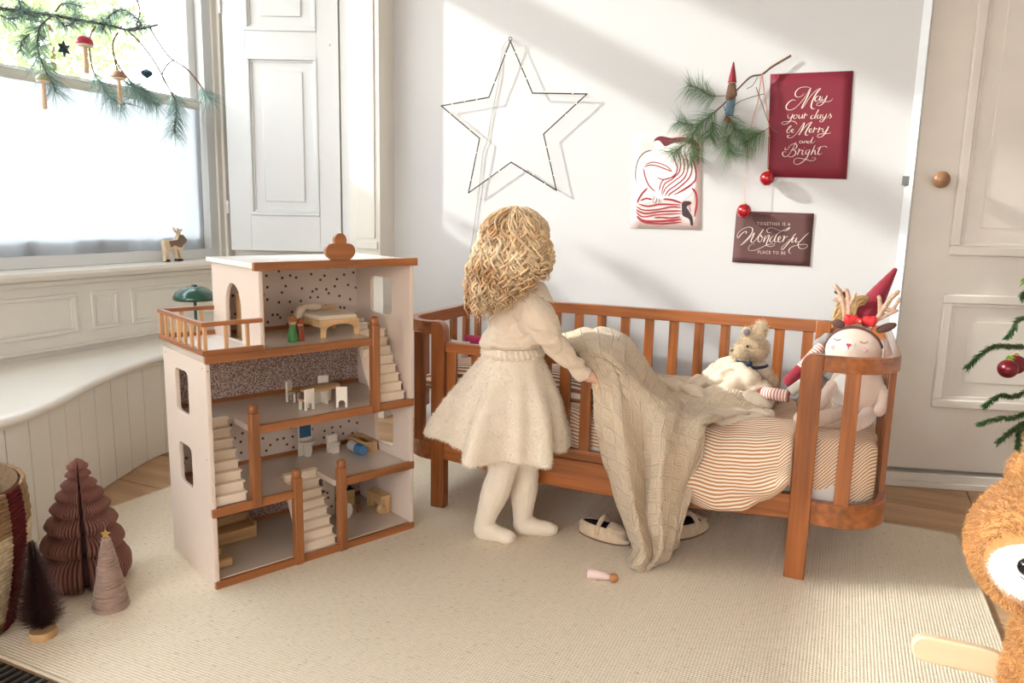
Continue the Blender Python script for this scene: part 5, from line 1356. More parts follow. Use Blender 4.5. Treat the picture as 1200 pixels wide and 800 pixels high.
LET = [
 # May
 ([(235,205),(222,196),(200,200),(172,222),(155,250),(160,275),(190,282),(235,262),(290,205),(330,150),(352,110),(362,92)], .0042),
 ([(362,92),(320,86),(270,95),(238,125),(232,155),(250,172),(285,165),(310,140)], .0036),
 ([(365,95),(352,130),(325,190),(300,235),(288,268),(310,245),(355,175),(400,125),(440,100),(450,105)], .0046),
 ([(447,105),(420,130),(390,180),(372,225),(368,258),(382,272),(402,270)], .0050),
 ([(440,165),(420,165),(402,185),(402,205),(420,205),(440,180),(446,165),(440,195),(450,205),(465,195)], .0038),
 ([(462,165),(458,190),(468,200),(490,182),(503,160),(492,190),(470,225),(440,245),(415,240),(425,222),(470,212),(520,210),(545,195),(550,180)], .0036),
 # your
 ([(172,318),(168,340),(180,352),(205,335),(212,318),(200,350),(180,385),(145,405),(118,400),(125,385),(170,380),(215,378),(240,392),(245,405)], .0034),
 ([(238,322),(222,330),(218,348),(230,356),(246,345),(248,328),(238,322),(262,330)], .0034),
 ([(268,320),(262,345),(272,355),(290,335),(296,320),(290,350),(302,352)], .0036),
 ([(308,320),(318,312),(310,335),(305,355),(315,330),(330,322),(335,330)], .0034),
 # days
 ([(390,325),(372,332),(364,350),(375,358),(395,345),(412,315),(432,282),(428,285),(405,330),(398,352),(410,356)], .0038),
 ([(442,322),(424,328),(418,348),(430,354),(446,335),(452,322),(444,348),(455,354)], .0034),
 ([(470,318),(464,342),(476,350),(492,332),(500,316),(486,350),(465,378),(445,385),(440,375),(460,362),(500,350)], .0034),
 ([(500,350),(520,330),(532,312),(530,322),(540,335),(530,350),(515,350)], .0034),
 # be
 ([(158,450),(180,440),(200,420),(188,418),(172,440),(160,465),(172,478),(190,468),(188,452),(172,455)], .0034),
 ([(192,468),(212,458),(218,446),(206,446),(200,462),(210,475),(228,465)], .0034),
 # Merry
 ([(190,498),(170,500),(168,515),(190,520),(220,505),(260,460),(300,400),(312,388)], .0038),
 ([(312,388),(300,425),(275,475),(262,495),(285,465),(330,410),(368,385),(374,392)], .0044),
 ([(374,388),(350,420),(325,465),(318,490),(330,498),(345,490)], .0046),
 ([(345,470),(370,455),(372,442),(358,442),(350,462),(360,475),(382,462)], .0036),
 ([(385,440),(398,432),(392,452),(382,475),(395,450),(412,440),(420,448)], .0036),
 ([(428,440),(440,432),(434,452),(424,475),(438,450),(455,440),(462,448)], .0036),
 ([(472,440),(466,462),(478,472),(500,450),(515,422),(500,460),(470,500),(440,515),(420,508),(432,490),(480,484),(520,482),(536,470)], .0038),
 # and
 ([(290,540),(275,546),(268,560),(280,565),(295,548),(292,560),(302,564)], .0028),
 ([(310,545),(304,565),(318,548),(330,545),(326,560),(335,564)], .0028),
 ([(358,545),(342,550),(338,562),(350,565),(368,540),(385,512),(370,545),(366,562),(385,560),(408,542)], .0030),
 # Bright
 ([(160,640),(130,640),(125,665),(150,680),(180,660),(210,610),(235,562),(240,558)], .0040),
 ([(150,600),(145,620),(165,618),(190,585),(225,568),(245,580),(240,605),(205,622),(190,625)], .0036),
 ([(205,622),(232,630),(235,655),(210,678),(180,680),(165,665)], .0040),
 ([(255,622),(268,615),(260,640),(250,665),(265,635),(285,622),(292,630)], .0036),
 ([(302,622),(290,650),(295,665),(312,655)], .0036), ([(310,602),(314,608)], .0036),
 ([(345,622),(326,628),(320,650),(332,658),(350,635),(356,622),(335,680),(300,720),(255,745),(225,738),(222,710),(250,692),(310,700),(370,715),(405,702),(400,688),(370,692)], .0038),
 ([(402,580),(385,620),(365,665),(385,635),(400,625),(400,650),(405,662),(415,655)], .0038),
 ([(452,590),(435,620),(425,650),(435,662),(460,650)], .0038), ([(415,612),(450,598),(480,590),(505,600)], .0034),
]
strokes('lettering', po, M_cream_ink, LET, cA, .0052, wmul=.72)
card = sheet('wonderful_card', 'small brown card reading Together is a Wonderful place to be', 'poster', [(863,247),(954,250),(949,312),(858,307)], mat('brown_paper_card', (98, 66, 64), .6, .04, 3, spec=.3))
cB = lambda x, y: (856+x/11.43, 245+y/11.43)
LW = [
 ([(205,300),(190,300),(150,330),(100,385),(92,345),(130,290),(200,250),(260,240),(295,262),(290,310),(240,380),(180,440),(135,485)], .0040),
 ([(200,290),(215,305),(205,330)], .0040),
 ([(135,485),(200,440),(290,345),(318,318),(300,370),(275,420),(290,445),(330,420),(390,340),(435,275),(440,268)], .0052),
 ([(440,268),(420,300),(400,330),(385,345)], .0040),
 ([(400,350),(375,375),(370,420),(390,440),(415,420),(425,380),(415,350),(400,350),(430,380),(455,375)], .0042),
 ([(470,350),(455,395),(445,440),(470,395),(500,355),(520,350),(505,400),(480,470),(490,490),(540,500),(585,485),(598,462)], .0044),
 ([(598,462),(560,465),(520,470),(460,490),(380,530),(300,555),(250,550),(240,520),(270,480),(330,460)], .0032),
 ([(580,360),(545,380),(525,425),(545,440),(575,420),(620,340),(690,290),(740,270),(790,245),(780,265),(740,290),(700,290)], .0044),
 ([(700,295),(640,280),(580,255),(530,250),(490,275),(495,305),(520,315),(560,305)], .0030),
 ([(625,330),(600,380),(590,425),(605,440),(630,425)], .0042),
 ([(630,425),(665,395),(672,370),(655,368),(638,400),(645,435),(665,440),(700,420)], .0044),
 ([(700,365),(722,358),(715,390),(700,435),(725,390),(750,365),(765,375)], .0044),
 ([(882,328),(862,340),(820,395),(765,468),(712,528),(684,542),(688,512),(730,470),(785,430),(815,405)], .0042),
 ([(770,415),(830,400),(870,385)], .0026),
 ([(846,378),(826,415),(822,436),(838,442),(868,415),(892,376)], .0044), ([(892,376),(878,412),(874,436),(886,445),(912,428)], .0042),
 ([(1055,315),(1020,340),(960,400),(915,450),(905,490),(930,525),(980,530),(1025,505),(1030,480),(1000,470),(940,475),(860,490),(800,520),(780,560),(795,590),(820,590)], .0034),
]
strokes('lettering', card, M_cream_ink, LW, cB, .0052, wmul=.60)
def smalltext(txt, px0, py0, px1, py1, parent, m, size_px):
    """small capitals in the built-in font, laid between two wall points"""
    a, b_ = wp(px0, py0, .0054), wp(px1, py1, .0054); cu = bpy.data.curves.new('t', 'FONT'); cu.body = txt; cu.size = 1; cu.resolution_u = 2; cu.space_character = 1.25; cu.offset = .012
    o = bpy.data.objects.new('t', cu); COL.objects.link(o); dg = bpy.context.evaluated_depsgraph_get(); dg.update()
    me = bpy.data.meshes.new_from_object(o.evaluated_get(dg)); bpy.data.objects.remove(o)
    xs_ = [v.co.x for v in me.vertices]; w0, w1 = min(xs_), max(xs_); hs = max(v.co.y for v in me.vertices)
    ex = (b_-a); H_ = (wp(px0, py0-size_px, .0054)-a)
    for v in me.vertices: v.co = a+ex*((v.co.x-w0)/(w1-w0))+H_*(v.co.y/hs)
    me.name = 'small_lettering'; me.materials.clear(); me.materials.append(m)
    n_ = bpy.data.objects.new('small_lettering', me); COL.objects.link(n_); finish(n_, parent, True); return n_
M_fade = mat('faded_ink', (204, 182, 170), .7)
smalltext('TOGETHER IS A', 856+355/11.43, 245+212/11.43, 856+803/11.43, 245+222/11.43, card, M_fade, 3.6)
smalltext('PLACE TO BE', 856+365/11.43, 245+593/11.43, 856+738/11.43, 245+608/11.43, card, M_fade, 3.6)
# striped figure print
pr = sheet('art_print', 'pale pink print of a crouching figure in a red striped top', 'poster', [(743,154),(823,155),(821,269),(739,267)], mat('blush_paper', (230, 208, 202), .7, .02, 3, spec=.2))
cC = lambda x, y: (736+x/6.556, 150+y/6.556)
M_white_ink = mat('white_ink', (240, 234, 230), .7); M_red_ink = mat('crimson_ink', (158, 42, 52), .7); M_dk_ink = mat('dark_ink', (62, 44, 46), .7)
def fills(name, parent, m, polys, conv, d):
    mb = MB()
    for i, P in enumerate(polys):
        Q = [wp(*conv(x, y), d+i*.00005) for x, y in smooth2(P+[P[0]], 4)[:-1]]
        mb.add(Q, [tuple(range(len(Q)))])
    return mb.build(name, m, parent, world=True)
fills('white_shape', pr, M_white_ink, [[(180,175),(110,210),(65,300),(60,430),(75,560),(100,590),(200,560),(330,540),(420,560),(500,480),(520,420),(510,300),(480,190),(400,130),(330,110),(250,160)], [(200,110),(215,85),(260,100),(270,150),(230,170),(205,150)]], cC, .0050)
fills('hair_shape', pr, mat('maroon_ink', (110, 34, 44), .7), [[(195,105),(215,75),(260,62),(330,75),(420,68),(500,85),(545,130),(548,200),(540,280),(520,200),(490,130),(420,110),(350,115),(290,140),(262,120),(235,95)]], cC, .0054)
fills('boot_shape', pr, M_dk_ink, [[(412,580),(430,562),(475,562),(485,580),(450,605),(470,640),(495,690),(498,745),(482,745),(468,700),(430,680),(415,660)]], cC, .0054)
RL = [([(60,420),(58,330),(80,240),(130,185),(185,170)], .0040)]
strokes('outline', pr, M_dk_ink, RL+[([(180,510),(170,535),(195,550),(205,520),(190,560),(215,575),(222,535),(210,580),(232,585),(240,540),(245,575),(262,550)], .0018)], cC, .0056, slant_pen=False, wmul=.9)
RS = [([(125,300),(160,285),(220,290),(300,320),(340,335)], .0032), ([(120,310),(130,370),(160,440),(210,490)], .0034), ([(130,280),(200,262),(290,290),(335,330)], .0026),
 ([(330,180),(360,250),(378,310),(350,370),(270,400),(245,450),(240,480)], .0032), ([(370,170),(400,240),(395,330),(340,390),(280,430),(255,510)], .0032), ([(400,180),(430,260),(420,350),(350,410),(290,460),(265,515)], .0030),
 ([(430,180),(460,280),(440,370),(380,430),(310,480),(285,525)], .0034), ([(470,190),(490,300),(470,380),(400,450),(330,500),(305,525)], .0036), ([(480,190),(515,300),(520,380),(500,420),(430,470),(360,510)], .0044), ([(500,420),(470,450),(400,490),(350,512)], .0030),
 ([(225,380),(270,395),(330,380),(370,345)], .0030), ([(150,460),(110,500),(80,550),(72,575)], .0050), ([(490,460),(520,500),(528,580),(510,680)], .0052),
 ([(270,545),(330,550),(410,575)], .0050), ([(95,558),(140,540),(180,550)], .0048), ([(80,582),(150,600),(250,585),(400,590)], .0044), ([(60,600),(120,630),(230,625),(330,605),(405,610)], .0036), ([(58,625),(130,655),(260,640),(410,635)], .0044),
 ([(60,640),(110,680),(230,665),(410,655)], .0034), ([(65,675),(120,712),(250,715),(410,700)], .0060), ([(75,690),(130,725),(260,735),(410,722)], .0046), ([(200,688),(250,685),(330,690),(400,680)], .0040), ([(480,580),(470,600),(480,640)], .0020)]
strokes('stripes', pr, M_red_ink, RS, cC, .0058, slant_pen=False, wmul=1.5)

# pine sprig needles helper
def needles(mb, P, L_, n_per, seed, spread=.9, w=.0007, lean=.55, gravity=.0):
    r_ = random.Random(seed)
    for i in range(len(P)-1):
        seg_ = P[i+1]-P[i]; d = seg_.normalized(); a = d.orthogonal().normalized(); b_ = d.cross(a)
        for k in range(max(1, int(seg_.length*n_per))):
            p = P[i]+seg_*r_.random(); t = r_.uniform(0, 2*PI)
            v = (d*lean+(a*math.cos(t)+b_*math.sin(t))*spread*r_.uniform(.5, 1)+V((0, 0, -gravity))).normalized()
            l_ = L_*r_.uniform(.6, 1.15); s = v.cross(V((r_.uniform(-1,1), r_.uniform(-1,1), r_.uniform(-1,1)))).normalized()*w
            bend = V((0,0,-l_*.12)); q = p+v*l_*.55
            mb.add([p-s, p+s, q+s*.8, q-s*.8, p+v*l_+bend], [(0,1,2,3),(3,2,4)])
M_need = mat('pine_green', (98, 134, 88), .5, .3, 25, island=.35); M_needb = mat('pine_blue_green', (124, 156, 146), .5, .3, 25, island=.3)
M_twig = mat('twig_bark', (112, 82, 58), .8, .3, 60, .6, 200)
# wall branch
br_ = thing('wall_branch', 'pine branch with long needles hung on the poster wall by ribbon', 'branch', tuple(wp(890, 90, .03)))
d1 = .045
def bp_(*q): return catmull([wp(x, y, d) for x, y, d in q], 6)
main = bp_((927,65,.02),(905,78,.025),(893,87,.03),(880,90,.035),(866,103,.04),(848,122,.05),(833,135,.055),(820,146,.055),(808,165,.05))
MB().tube(main, [.0042-.0022*i/(len(main)-1) for i in range(len(main))], 8).build('stem', M_twig, br_, world=True, smooth=True)
tw = [bp_((888,90,.03),(882,100,.03),(875,104,.03)), bp_((852,112,.045),(833,112,.05),(820,104,.055),(806,100,.06)), bp_((895,110,.03),(880,114,.035),(865,120,.04),(850,132,.05)),
      bp_((886,102,.03),(893,122,.035),(903,148,.04),(912,156,.04)), bp_((848,124,.05),(852,135,.055),(862,150,.06),(872,158,.06)), bp_((820,146,.055),(806,146,.06),(795,142,.065)),
      bp_((833,136,.055),(836,148,.06),(832,160,.06)), bp_((808,165,.05),(798,172,.055),(788,180,.06)), bp_((808,165,.05),(812,175,.055),(815,185,.06)), bp_((862,150,.06),(852,165,.06),(858,180,.06)), bp_((903,148,.04),(893,155,.045),(880,162,.05),(872,168,.05))]
m_ = MB()
for P in tw: m_.tube(P, .0014, 6)
m_.build('twigs', M_twig, br_, world=True, smooth=True, kind='stuff')
nm_ = MB()
for i, P in enumerate((tw[1], tw[5], tw[7], tw[8], tw[6], tw[4], tw[9], tw[10], main[-16:])):
    needles(nm_, P[len(P)//4:] if i < 8 else P, .088, 2300, 20+i, w=.00065, gravity=.2, spread=1.0, lean=.42)
nm_.build('needles', M_need, br_, world=True, kind='stuff')
M_rib = mat('salmon_ribbon', (218, 150, 124), .6)
mb = MB()
for P in (bp_((893,86,.033),(890,105,.03),(888,120,.03),(882,140,.04),(880,150,.045)), bp_((893,86,.03),(896,110,.025),(900,135,.03),(901,160,.035))): mb.tube(P, .0028, 6, flat=.35)
mb.build('ribbon', M_rib, br_, world=True, smooth=True)
# red baubles
M_bauble = mat('red_glass', (176, 18, 30), .12, .05, 10, coat=.8, metal=.3); M_gold = mat('gold_cap', (214, 178, 100), .3, metal=.9)
def bauble(label, c, r, hang, m=M_bauble, group=None, cat='bauble', nm='bauble'):
    t = thing(nm, label, cat, tuple(c), group=group)
    MB().sphere((0,0,0), r, 28, 18).build('ball', m, t, smooth=True)
    MB().lathe([(r*.22, r*.94), (r*.22, r*1.12), (r*.06, r*1.2)], 12).build('cap', M_gold, t, smooth=40)
    if hang: MB().tube(catmull([c+V((0,0,r*1.15))]+hang, 5), .0012, 6, flat=.6).build('cord', M_rib, t, world=True, smooth=True)
    return t
bauble('red bauble hanging just left of the dark red poster', wp(899, 209, .045), .0275, [wp(901, 180, .042), wp(902, 158, .038)])
bauble('red bauble hanging at the top corner of the brown card', wp(872, 247, .045), .0275, [wp(873, 215, .045), wp(876, 185, .048), wp(880, 152, .048)])
# gnome on the branch
g0 = wp(853, 143, .075)
gg = thing('gnome_ornament', 'tiny gnome ornament with red cone hat standing on the wall branch', 'ornament', tuple(g0))
z_ = lambda y: (wp(856, y, .075)-g0).z
MB().lathe([(.0165, z_(97)), (.010, z_(85)), (.003, z_(74)), (.001, z_(72.5))], 16, (.006,0,0)).build('hat', M_wine, gg, smooth=40)
MB().sphere((.006, 0, z_(97)), .012, 14, 10).build('head', mat('doll_skin', (232,200,172)), gg, smooth=True)
m_ = MB(); m_.capsule((.006, 0, z_(101)), .016, (.004, 0, z_(114)), .019); m_.capsule((.014, -.008, z_(103)), .009, (.022, -.012, z_(112)), .008)
blob('jacket', m_, mat('brown_wool', (108, 78, 60), .95, .3, 120, .8, 300), gg, voxel=.003)
m_ = MB(); m_.capsule((.006, 0, z_(113)), .015, (-.004, 0, z_(132)), .010); m_.capsule((.012, 0, z_(115)), .012, (.010, .004, z_(133)), .009); blob('trousers', m_, mat('blue_grey_wool', (96, 122, 134), .95, .15, 80, .5, 300), gg, voxel=.003)
m_ = MB(); m_.capsule((-.005, -.004, z_(139)), .009, (.004, -.01, z_(142)), .009); blob('boots', m_, mat('dark_red_boot', (110, 34, 26), .5), gg, voxel=.003)
# ---------------------------------------------------------------- hanging pine branch in the window
XB = -2.66
def xb(px, py, dx=0.0): return at(px, py, X=XB+dx)
wb_ = thing('pine_branch', 'hanging pine branch with blue green needles across the top of the window', 'branch', tuple(xb(100, 25)))
def xs_(*q): return catmull([xb(*p) for p in q], 7)
mainb = xs_((-30,6),(0,10),(30,14),(62,18),(95,24),(125,29),(150,35),(168,33),(185,29))
MB().tube(mainb, [.007-.003*i/(len(mainb)-1) for i in range(len(mainb))], 8).build('stem', M_twig, wb_, world=True, smooth=True)
sec = [xs_((62,18),(48,30),(44,45),(46,65),(52,80),(60,95),(66,108)), xs_((112,31),(106,42),(105,60),(110,85),(120,100),(130,114),(146,122)), xs_((138,38),(132,52),(136,72),(150,92),(162,108),(176,118),(186,122)),
       xs_((150,36),(166,52),(182,74),(196,100),(206,120),(206,140),(204,155)), xs_((176,33),(186,50),(200,68),(218,80),(232,96),(240,108),(246,116)), xs_((125,29),(150,34),(165,28),(150,14),(138,12),(125,22)),
       xs_((65,14),(72,5),(82,4),(95,8)), xs_((0,18),(14,22),(30,16),(44,20)), xs_((118,20),(122,28),(120,36)), xs_((196,100),(190,88),(196,76),(204,70)), xs_((20,-5),(24,8),(20,14)), xs_((160,30),(164,12),(158,-6)),
       xs_((34,40),(26,48),(24,60)), xs_((66,20),(76,30),(84,28),(92,20)), xs_((134,70),(140,88),(150,98),(168,104),(178,116))]
m_ = MB()
for P in sec: m_.tube(P, .003, 6)
m_.build('twigs', M_twig, wb_, world=True, smooth=True, kind='stuff')
nm_ = MB()
for i, (k, f0) in enumerate(((0, .1), (1, .5), (2, .5), (3, .55), (4, .74), (5, .3), (7, 0), (8, 0), (12, 0), (13, 0), (14, .4), (10, 0), (6, .3))):
    P = sec[k]; needles(nm_, P[int(len(P)*f0):], .088 if i < 5 else .060, 2300, 50+i, w=.0008, gravity=.25, lean=.45, spread=1.0)
for a in range(2, 52, 5): needles(nm_, mainb[a:a+6], .042, 1500, 90+a, w=.0009, spread=1.0)
nm_.build('needles', M_needb, wb_, world=True, kind='stuff')
M_thread = mat('thread', (214, 200, 180), .7)
def hung(name, label, px, py, top, cat='ornament'):
    c = xb(px, py, .03); t = thing(name, label, cat, tuple(c))
    MB().tube([c, xb(px+2, top, .01)], .0007, 5).build('thread', M_thread, t, world=True); return t
def mushroom(label, px, py, top, cap, capm, stemh, r):
    t = hung('mushroom_ornament', label, px, py, top)
    MB().lathe([(r, -.004), (r*1.03, 0), (r*.9, r*.45), (r*.55, r*.78), (r*.12, r*.92), (.0005, r*.94)], 22).build('cap', capm, t, smooth=True)
    MB().lathe([(r*.2, 0), (r*.98, -.004), (r*.9, -.009), (r*.3, -.013)], 22).build('gills', mat('gill_cream', (226, 208, 184), .7), t, smooth=40)
    MB().lathe([(r*.30, -.010), (r*.27, -stemh*.5), (r*.36, -stemh*.95), (r*.30, -stemh), (.0005, -stemh)], 14).build('stem', mat('raw_birch', (216, 186, 152), .6, .08, grain='z'), t, smooth=40)
mushroom('red capped wooden mushroom ornament hanging in the window', 99, 51, 25, None, mat('mushroom_red', (176, 34, 62), .4), .105, .030)
mushroom('brown capped wooden mushroom ornament hanging in the window', 139, 90, 60, None, mat('mushroom_brown', (150, 108, 82), .6, .3, 60), .100, .0265)
mushroom('small mushroom ornament with green cap among needles at the left of the branch', 50, 93, 70, None, mat('mushroom_green', (150, 160, 120), .6, .3, 60), .100, .022)
t = hung('star_ornament', 'dark pleated star ornament hanging beside the red mushroom', 75, 57, 22)
P = [(.028*(1 if k % 2 == 0 else .55)*math.cos(PI/2+PI*k/6), .030*(1 if k % 2 == 0 else .55)*math.sin(PI/2+PI*k/6)) for k in range(12)]
mb = MB()
vs = [V((0, y, z)) for y, z in P]+[V((.012, 0, 0)), V((-.012, 0, 0))]
mb.add(vs, [(k, (k+1) % 12, 12) for k in range(12)]+[((k+1) % 12, k, 13) for k in range(12)]); mb.build('body', mat('dark_teal_paper', (30, 48, 52), .6), t)
t = hung('drop_ornament', 'dark blue honeycomb drop ornament hanging under the branch', 172, 86, 60)
n_ = 32; R_ = []
for r, z in ((.001, .018), (.006, .015), (.018, .009), (.0235, .002), (.019, -.006), (.008, -.015), (.001, -.020)):
    R_.append([V((r*(1 if k % 2 else .82)*math.cos(2*PI*k/n_), r*(1 if k % 2 else .82)*math.sin(2*PI*k/n_), z)) for k in range(n_)])
MB().rings(R_).build('body', mat('navy_teal_paper', (34, 66, 84), .6), t)

# wooden reindeer figure on the sill
rd0 = at(206, 300, X=-2.79); rd0 = V((-2.74, 2.475, .7555))
rdr = thing('wooden_reindeer', 'small cream and brown wooden reindeer standing on the window sill', 'figurine', tuple(rd0), math.radians(90))
K = .00105*1.25
def rp_(pts): return [((x-836)*.00096, (563-y)*.00094) for x, y in pts]
bodyp = rp_([(772,560),(775,520),(768,470),(775,462),(800,462),(840,462),(850,448),(855,440),(880,440),(900,462),(895,475),(884,480),(876,510),(868,515),(872,548),(862,548),(850,510),(838,505),(848,548),(836,548),(826,505),(800,508),(792,520),(796,552),(786,552),(782,530),(780,560)])
MB().prism(bodyp, .022, org=(0, .011, 0), ex=(1,0,0), ey=(0,0,1)).build('body', mat('pale_maple', (226, 204, 172), .6, .08, grain='x'), rdr, bevel=.0035)
MB().prism(rp_([(796,466),(845,462),(856,440),(880,438),(901,462),(896,476),(882,484),(868,500),(845,496),(830,488),(805,498)]), .0232, org=(0, .0116, 0), ex=(1,0,0), ey=(0,0,1)).build('brown_coat', mat('painted_brown', (132, 108, 92), .6), rdr, bevel=.002)
m_ = MB()
for pts in ([(858,440),(850,428),(838,420),(834,404)], [(850,428),(842,410)], [(858,440),(862,424),(858,408)], [(866,438),(872,424),(884,414)], [(870,428),(868,412)]):
    Q = [V((x, 0, z)) for x, z in rp_(pts)]; m_.tube(Q, .0042, 8)
m_.build('antlers', mat('pale_maple', (226,204,172)), rdr, smooth=True)
for x0 in (780, 792, 846, 866):
    x, z = rp_([(x0, 560)])[0]; MB().box((x-.0045, -.0115, 0), (x+.0055, .0115, .010)).build('hoof', mat('dark_hoof', (66, 42, 32), .6), rdr, bevel=.001)
for s in (-1, 1): MB().sphere((rp_([(880,452)])[0][0], s*.012, rp_([(880,452)])[0][1]), .0018, 8, 5).build('eye', mat('ink', (25,20,18)), rdr)

# green mushroom lamp on the bench
lp0 = V((-2.325, 2.185, .4225)); lp = thing('table_lamp', 'small dark green domed table lamp standing on the bench behind the dollhouse', 'lamp', tuple(lp0))
M_green = mat('green_lacquer', (18, 72, 54), .12, coat=.8)
MB().lathe([(.054, 0), (.056, .003), (.055, .008), (.012, .012), (.006, .016), (.006, .24), (.010, .243)], 32).build('stand', M_green, lp, smooth=40)
MB().lathe([(.079, .215), (.081, .218), (.080, .228), (.070, .245), (.050, .259), (.026, .266), (.010, .268), (.010, .274), (.001, .276)], 36, cap=False).build('shade', M_green, lp, smooth=40, solid=.002)
MB().sphere((0, 0, .232), .022, 14, 10).build('bulb', mat('opal_bulb', (245, 240, 230), .4), lp, smooth=True)

# ---------------------------------------------------------------- corner with basket and paper trees
M_jute = mat('jute_brown', (158, 128, 96), .9, .3, 60, .8, 220, .1); M_sea = mat('seagrass_cream', (220, 200, 166), .9, .25, 60, .8, 220, .1); M_wineb = mat('wine_raffia', (96, 38, 38), .85, .25, 60, .6, 200, .1)
bk0 = V((-1.885, .925, RUGZ))
def basket(name, label, c, prof, bands, stripes, rope, seedv, cat='basket'):
    t = thing(name, label, cat, tuple(c))
    rr = random.Random(seedv)
    inner = MB().lathe([(prof(z)-rope*.9, z) for z in [.004+i*.01 for i in range(int((bands[-1][0]-.004)/.01)+1)]], 40, cap=False); inner.v.append(V((0,0,.004))); n_ = len(inner.v)-1
    inner.f += [[(k+1) % 40, k, n_] for k in range(40)]
    inner.build('lining', mat('basket_inside', (150, 124, 92), .9, .3, 80), t, smooth=True)
    z = .006; bi = 0; groups = {}
    while z < bands[-1][0]:
        m = next(mm for zz, mm in bands if z < zz); nn = 72
        for w_, a0, a1 in stripes_split(stripes):
            mm = w_ or m; key = mm.name
            g = groups.setdefault(key, (MB(), mm))[0]; k0 = 0
            steps = max(6, int((a1-a0)/360*nn)); pts = []
            for k in range(steps+1):
                a = math.radians(a0+(a1-a0)*k/steps); r_ = prof(z)+.0012*math.sin(a*46+z*400); pts.append(V((r_*math.cos(a), r_*math.sin(a), z+.0006*math.sin(a*23))))
            g.tube(pts, rope*.56, 6)
        z += rope
    for k, (g, m) in groups.items(): g.build('woven_coils', m, t, smooth=True)
    return t
def stripes_split(st):
    out = []; cur = -180
    for m, a0, a1 in st:
        out.append((None, cur, a0)); out.append((m, a0, a1)); cur = a1
    out.append((None, cur, 180)); return out
def pr1(z): return .178+.046*math.sin(z/.35*PI*.68)
basket('woven_basket', 'large round woven basket with dark red stripe at the left edge', bk0, pr1, [(.03, M_jute), (.25, M_sea), (.345, M_jute)], [(M_wineb, 24, 40)], .0098, 1)
m_ = MB(); m_.sphere(bk0+V((.0, 0, .28)), (.14, .14, .04), 20, 10); blob('dark_blanket', m_, mat('dark_throw', (44, 40, 44), .9, .3, 20, .6, 60), None, voxel=.01, smooth=2, disp=lambda c, n: .012*noise.noise(c*14))
o = bpy.data.objects['dark_blanket']; o.name = 'folded_throw'; tag(o, 'dark throw lying inside the big woven basket', 'blanket')

# honeycomb paper tree
pt0 = at(101, 693, Z=RUGZ); pt0 = V((-1.785, 1.262, RUGZ))
pt = thing('paper_tree', 'mauve brown honeycomb paper tree on the rug beside the basket', 'paper tree', tuple(pt0))
tiers = [(0, .070), (.006, .100), (.03, .112), (.056, .112), (.080, .100), (.088, .078), (.092, .076), (.098, .092), (.112, .100), (.126, .096), (.137, .080), (.142, .066), (.146, .066), (.152, .080), (.166, .087), (.178, .080), (.186, .062), (.190, .054), (.194, .056), (.200, .068), (.210, .072), (.219, .064), (.225, .046), (.229, .044), (.234, .054), (.243, .058), (.250, .050), (.256, .036), (.259, .033), (.265, .041), (.272, .043), (.279, .035), (.284, .024), (.288, .023), (.293, .031), (.299, .030), (.305, .020), (.309, .019), (.316, .027), (.328, .018), (.338, .003)]
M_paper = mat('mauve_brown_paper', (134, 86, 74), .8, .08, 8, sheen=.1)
NF = 60; view_a = math.atan2(-pt0.y, -pt0.x)
zs_ = [i*.338/110 for i in range(111)]
def tr_(z):
    for (z0, r0), (z1, r1) in zip(tiers[:-1], tiers[1:]):
        if z <= z1: t = (z-z0)/(z1-z0); t = t*t*(3-2*t); return r0+(r1-r0)*t
    return .003
for k in range(NF):
    a = view_a+math.radians(5)+2*PI*(k+.5)/NF*(350/360.); h_ = PI/NF*.80
    G = []
    for z in zs_:
        r = tr_(z); q = []
        for w, rf in ((-1, .62), (-.95, .93), (-.45, 1.0), (.45, 1.0), (.95, .93), (1, .62)):
            q.append(V((r*rf*math.cos(a+w*h_), r*rf*math.sin(a+w*h_), z)))
        G.append(q)
    if k == 0: base_me = None
    MB().grid(G[::2]+[G[-1]]).build('paper_fold', M_paper, pt, smooth=True)
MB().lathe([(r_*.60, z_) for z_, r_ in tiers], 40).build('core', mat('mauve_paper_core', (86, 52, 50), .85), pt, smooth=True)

# bottle brush tree
bt0 = at(51, 745, Z=RUGZ)
bt = thing('brush_tree', 'dark aubergine bottle brush tree on a round wooden foot', 'decorative tree', tuple(bt0))
MB().lathe([(.0285, 0), (.0290, .003), (.0285, .016), (.0270, .018), (.001, .018)], 28).build('foot', mat('pale_wood_foot', (196, 156, 106), .5, .2, grain='x'), bt, smooth=40)
MB().tube([(0,0,.016), (-.010,0,.235)], .002, 6).build('wire', M_wire, bt)
m_ = MB(); rr = random.Random(3)
for k in range(5200):
    t = rr.random()**1.15; z = .024+.205*t; a = rr.uniform(0, 2*PI); r = (.060*(1-t)**.75+.006)*rr.uniform(.78, 1.14)
    if t < .12: r *= .80+1.6*t
    ax = V((-.010*t-.004, 0, z)); d = V((math.cos(a), math.sin(a), .28)); s = d.cross(V((0,0,1))).normalized()*.0011
    m_.add([ax-s, ax+s, ax+d*r], [(0, 1, 2)])
m_.build('bristles', mat('aubergine_bristle', (92, 54, 50), .6, .3, 30, island=.3), bt, kind='stuff')

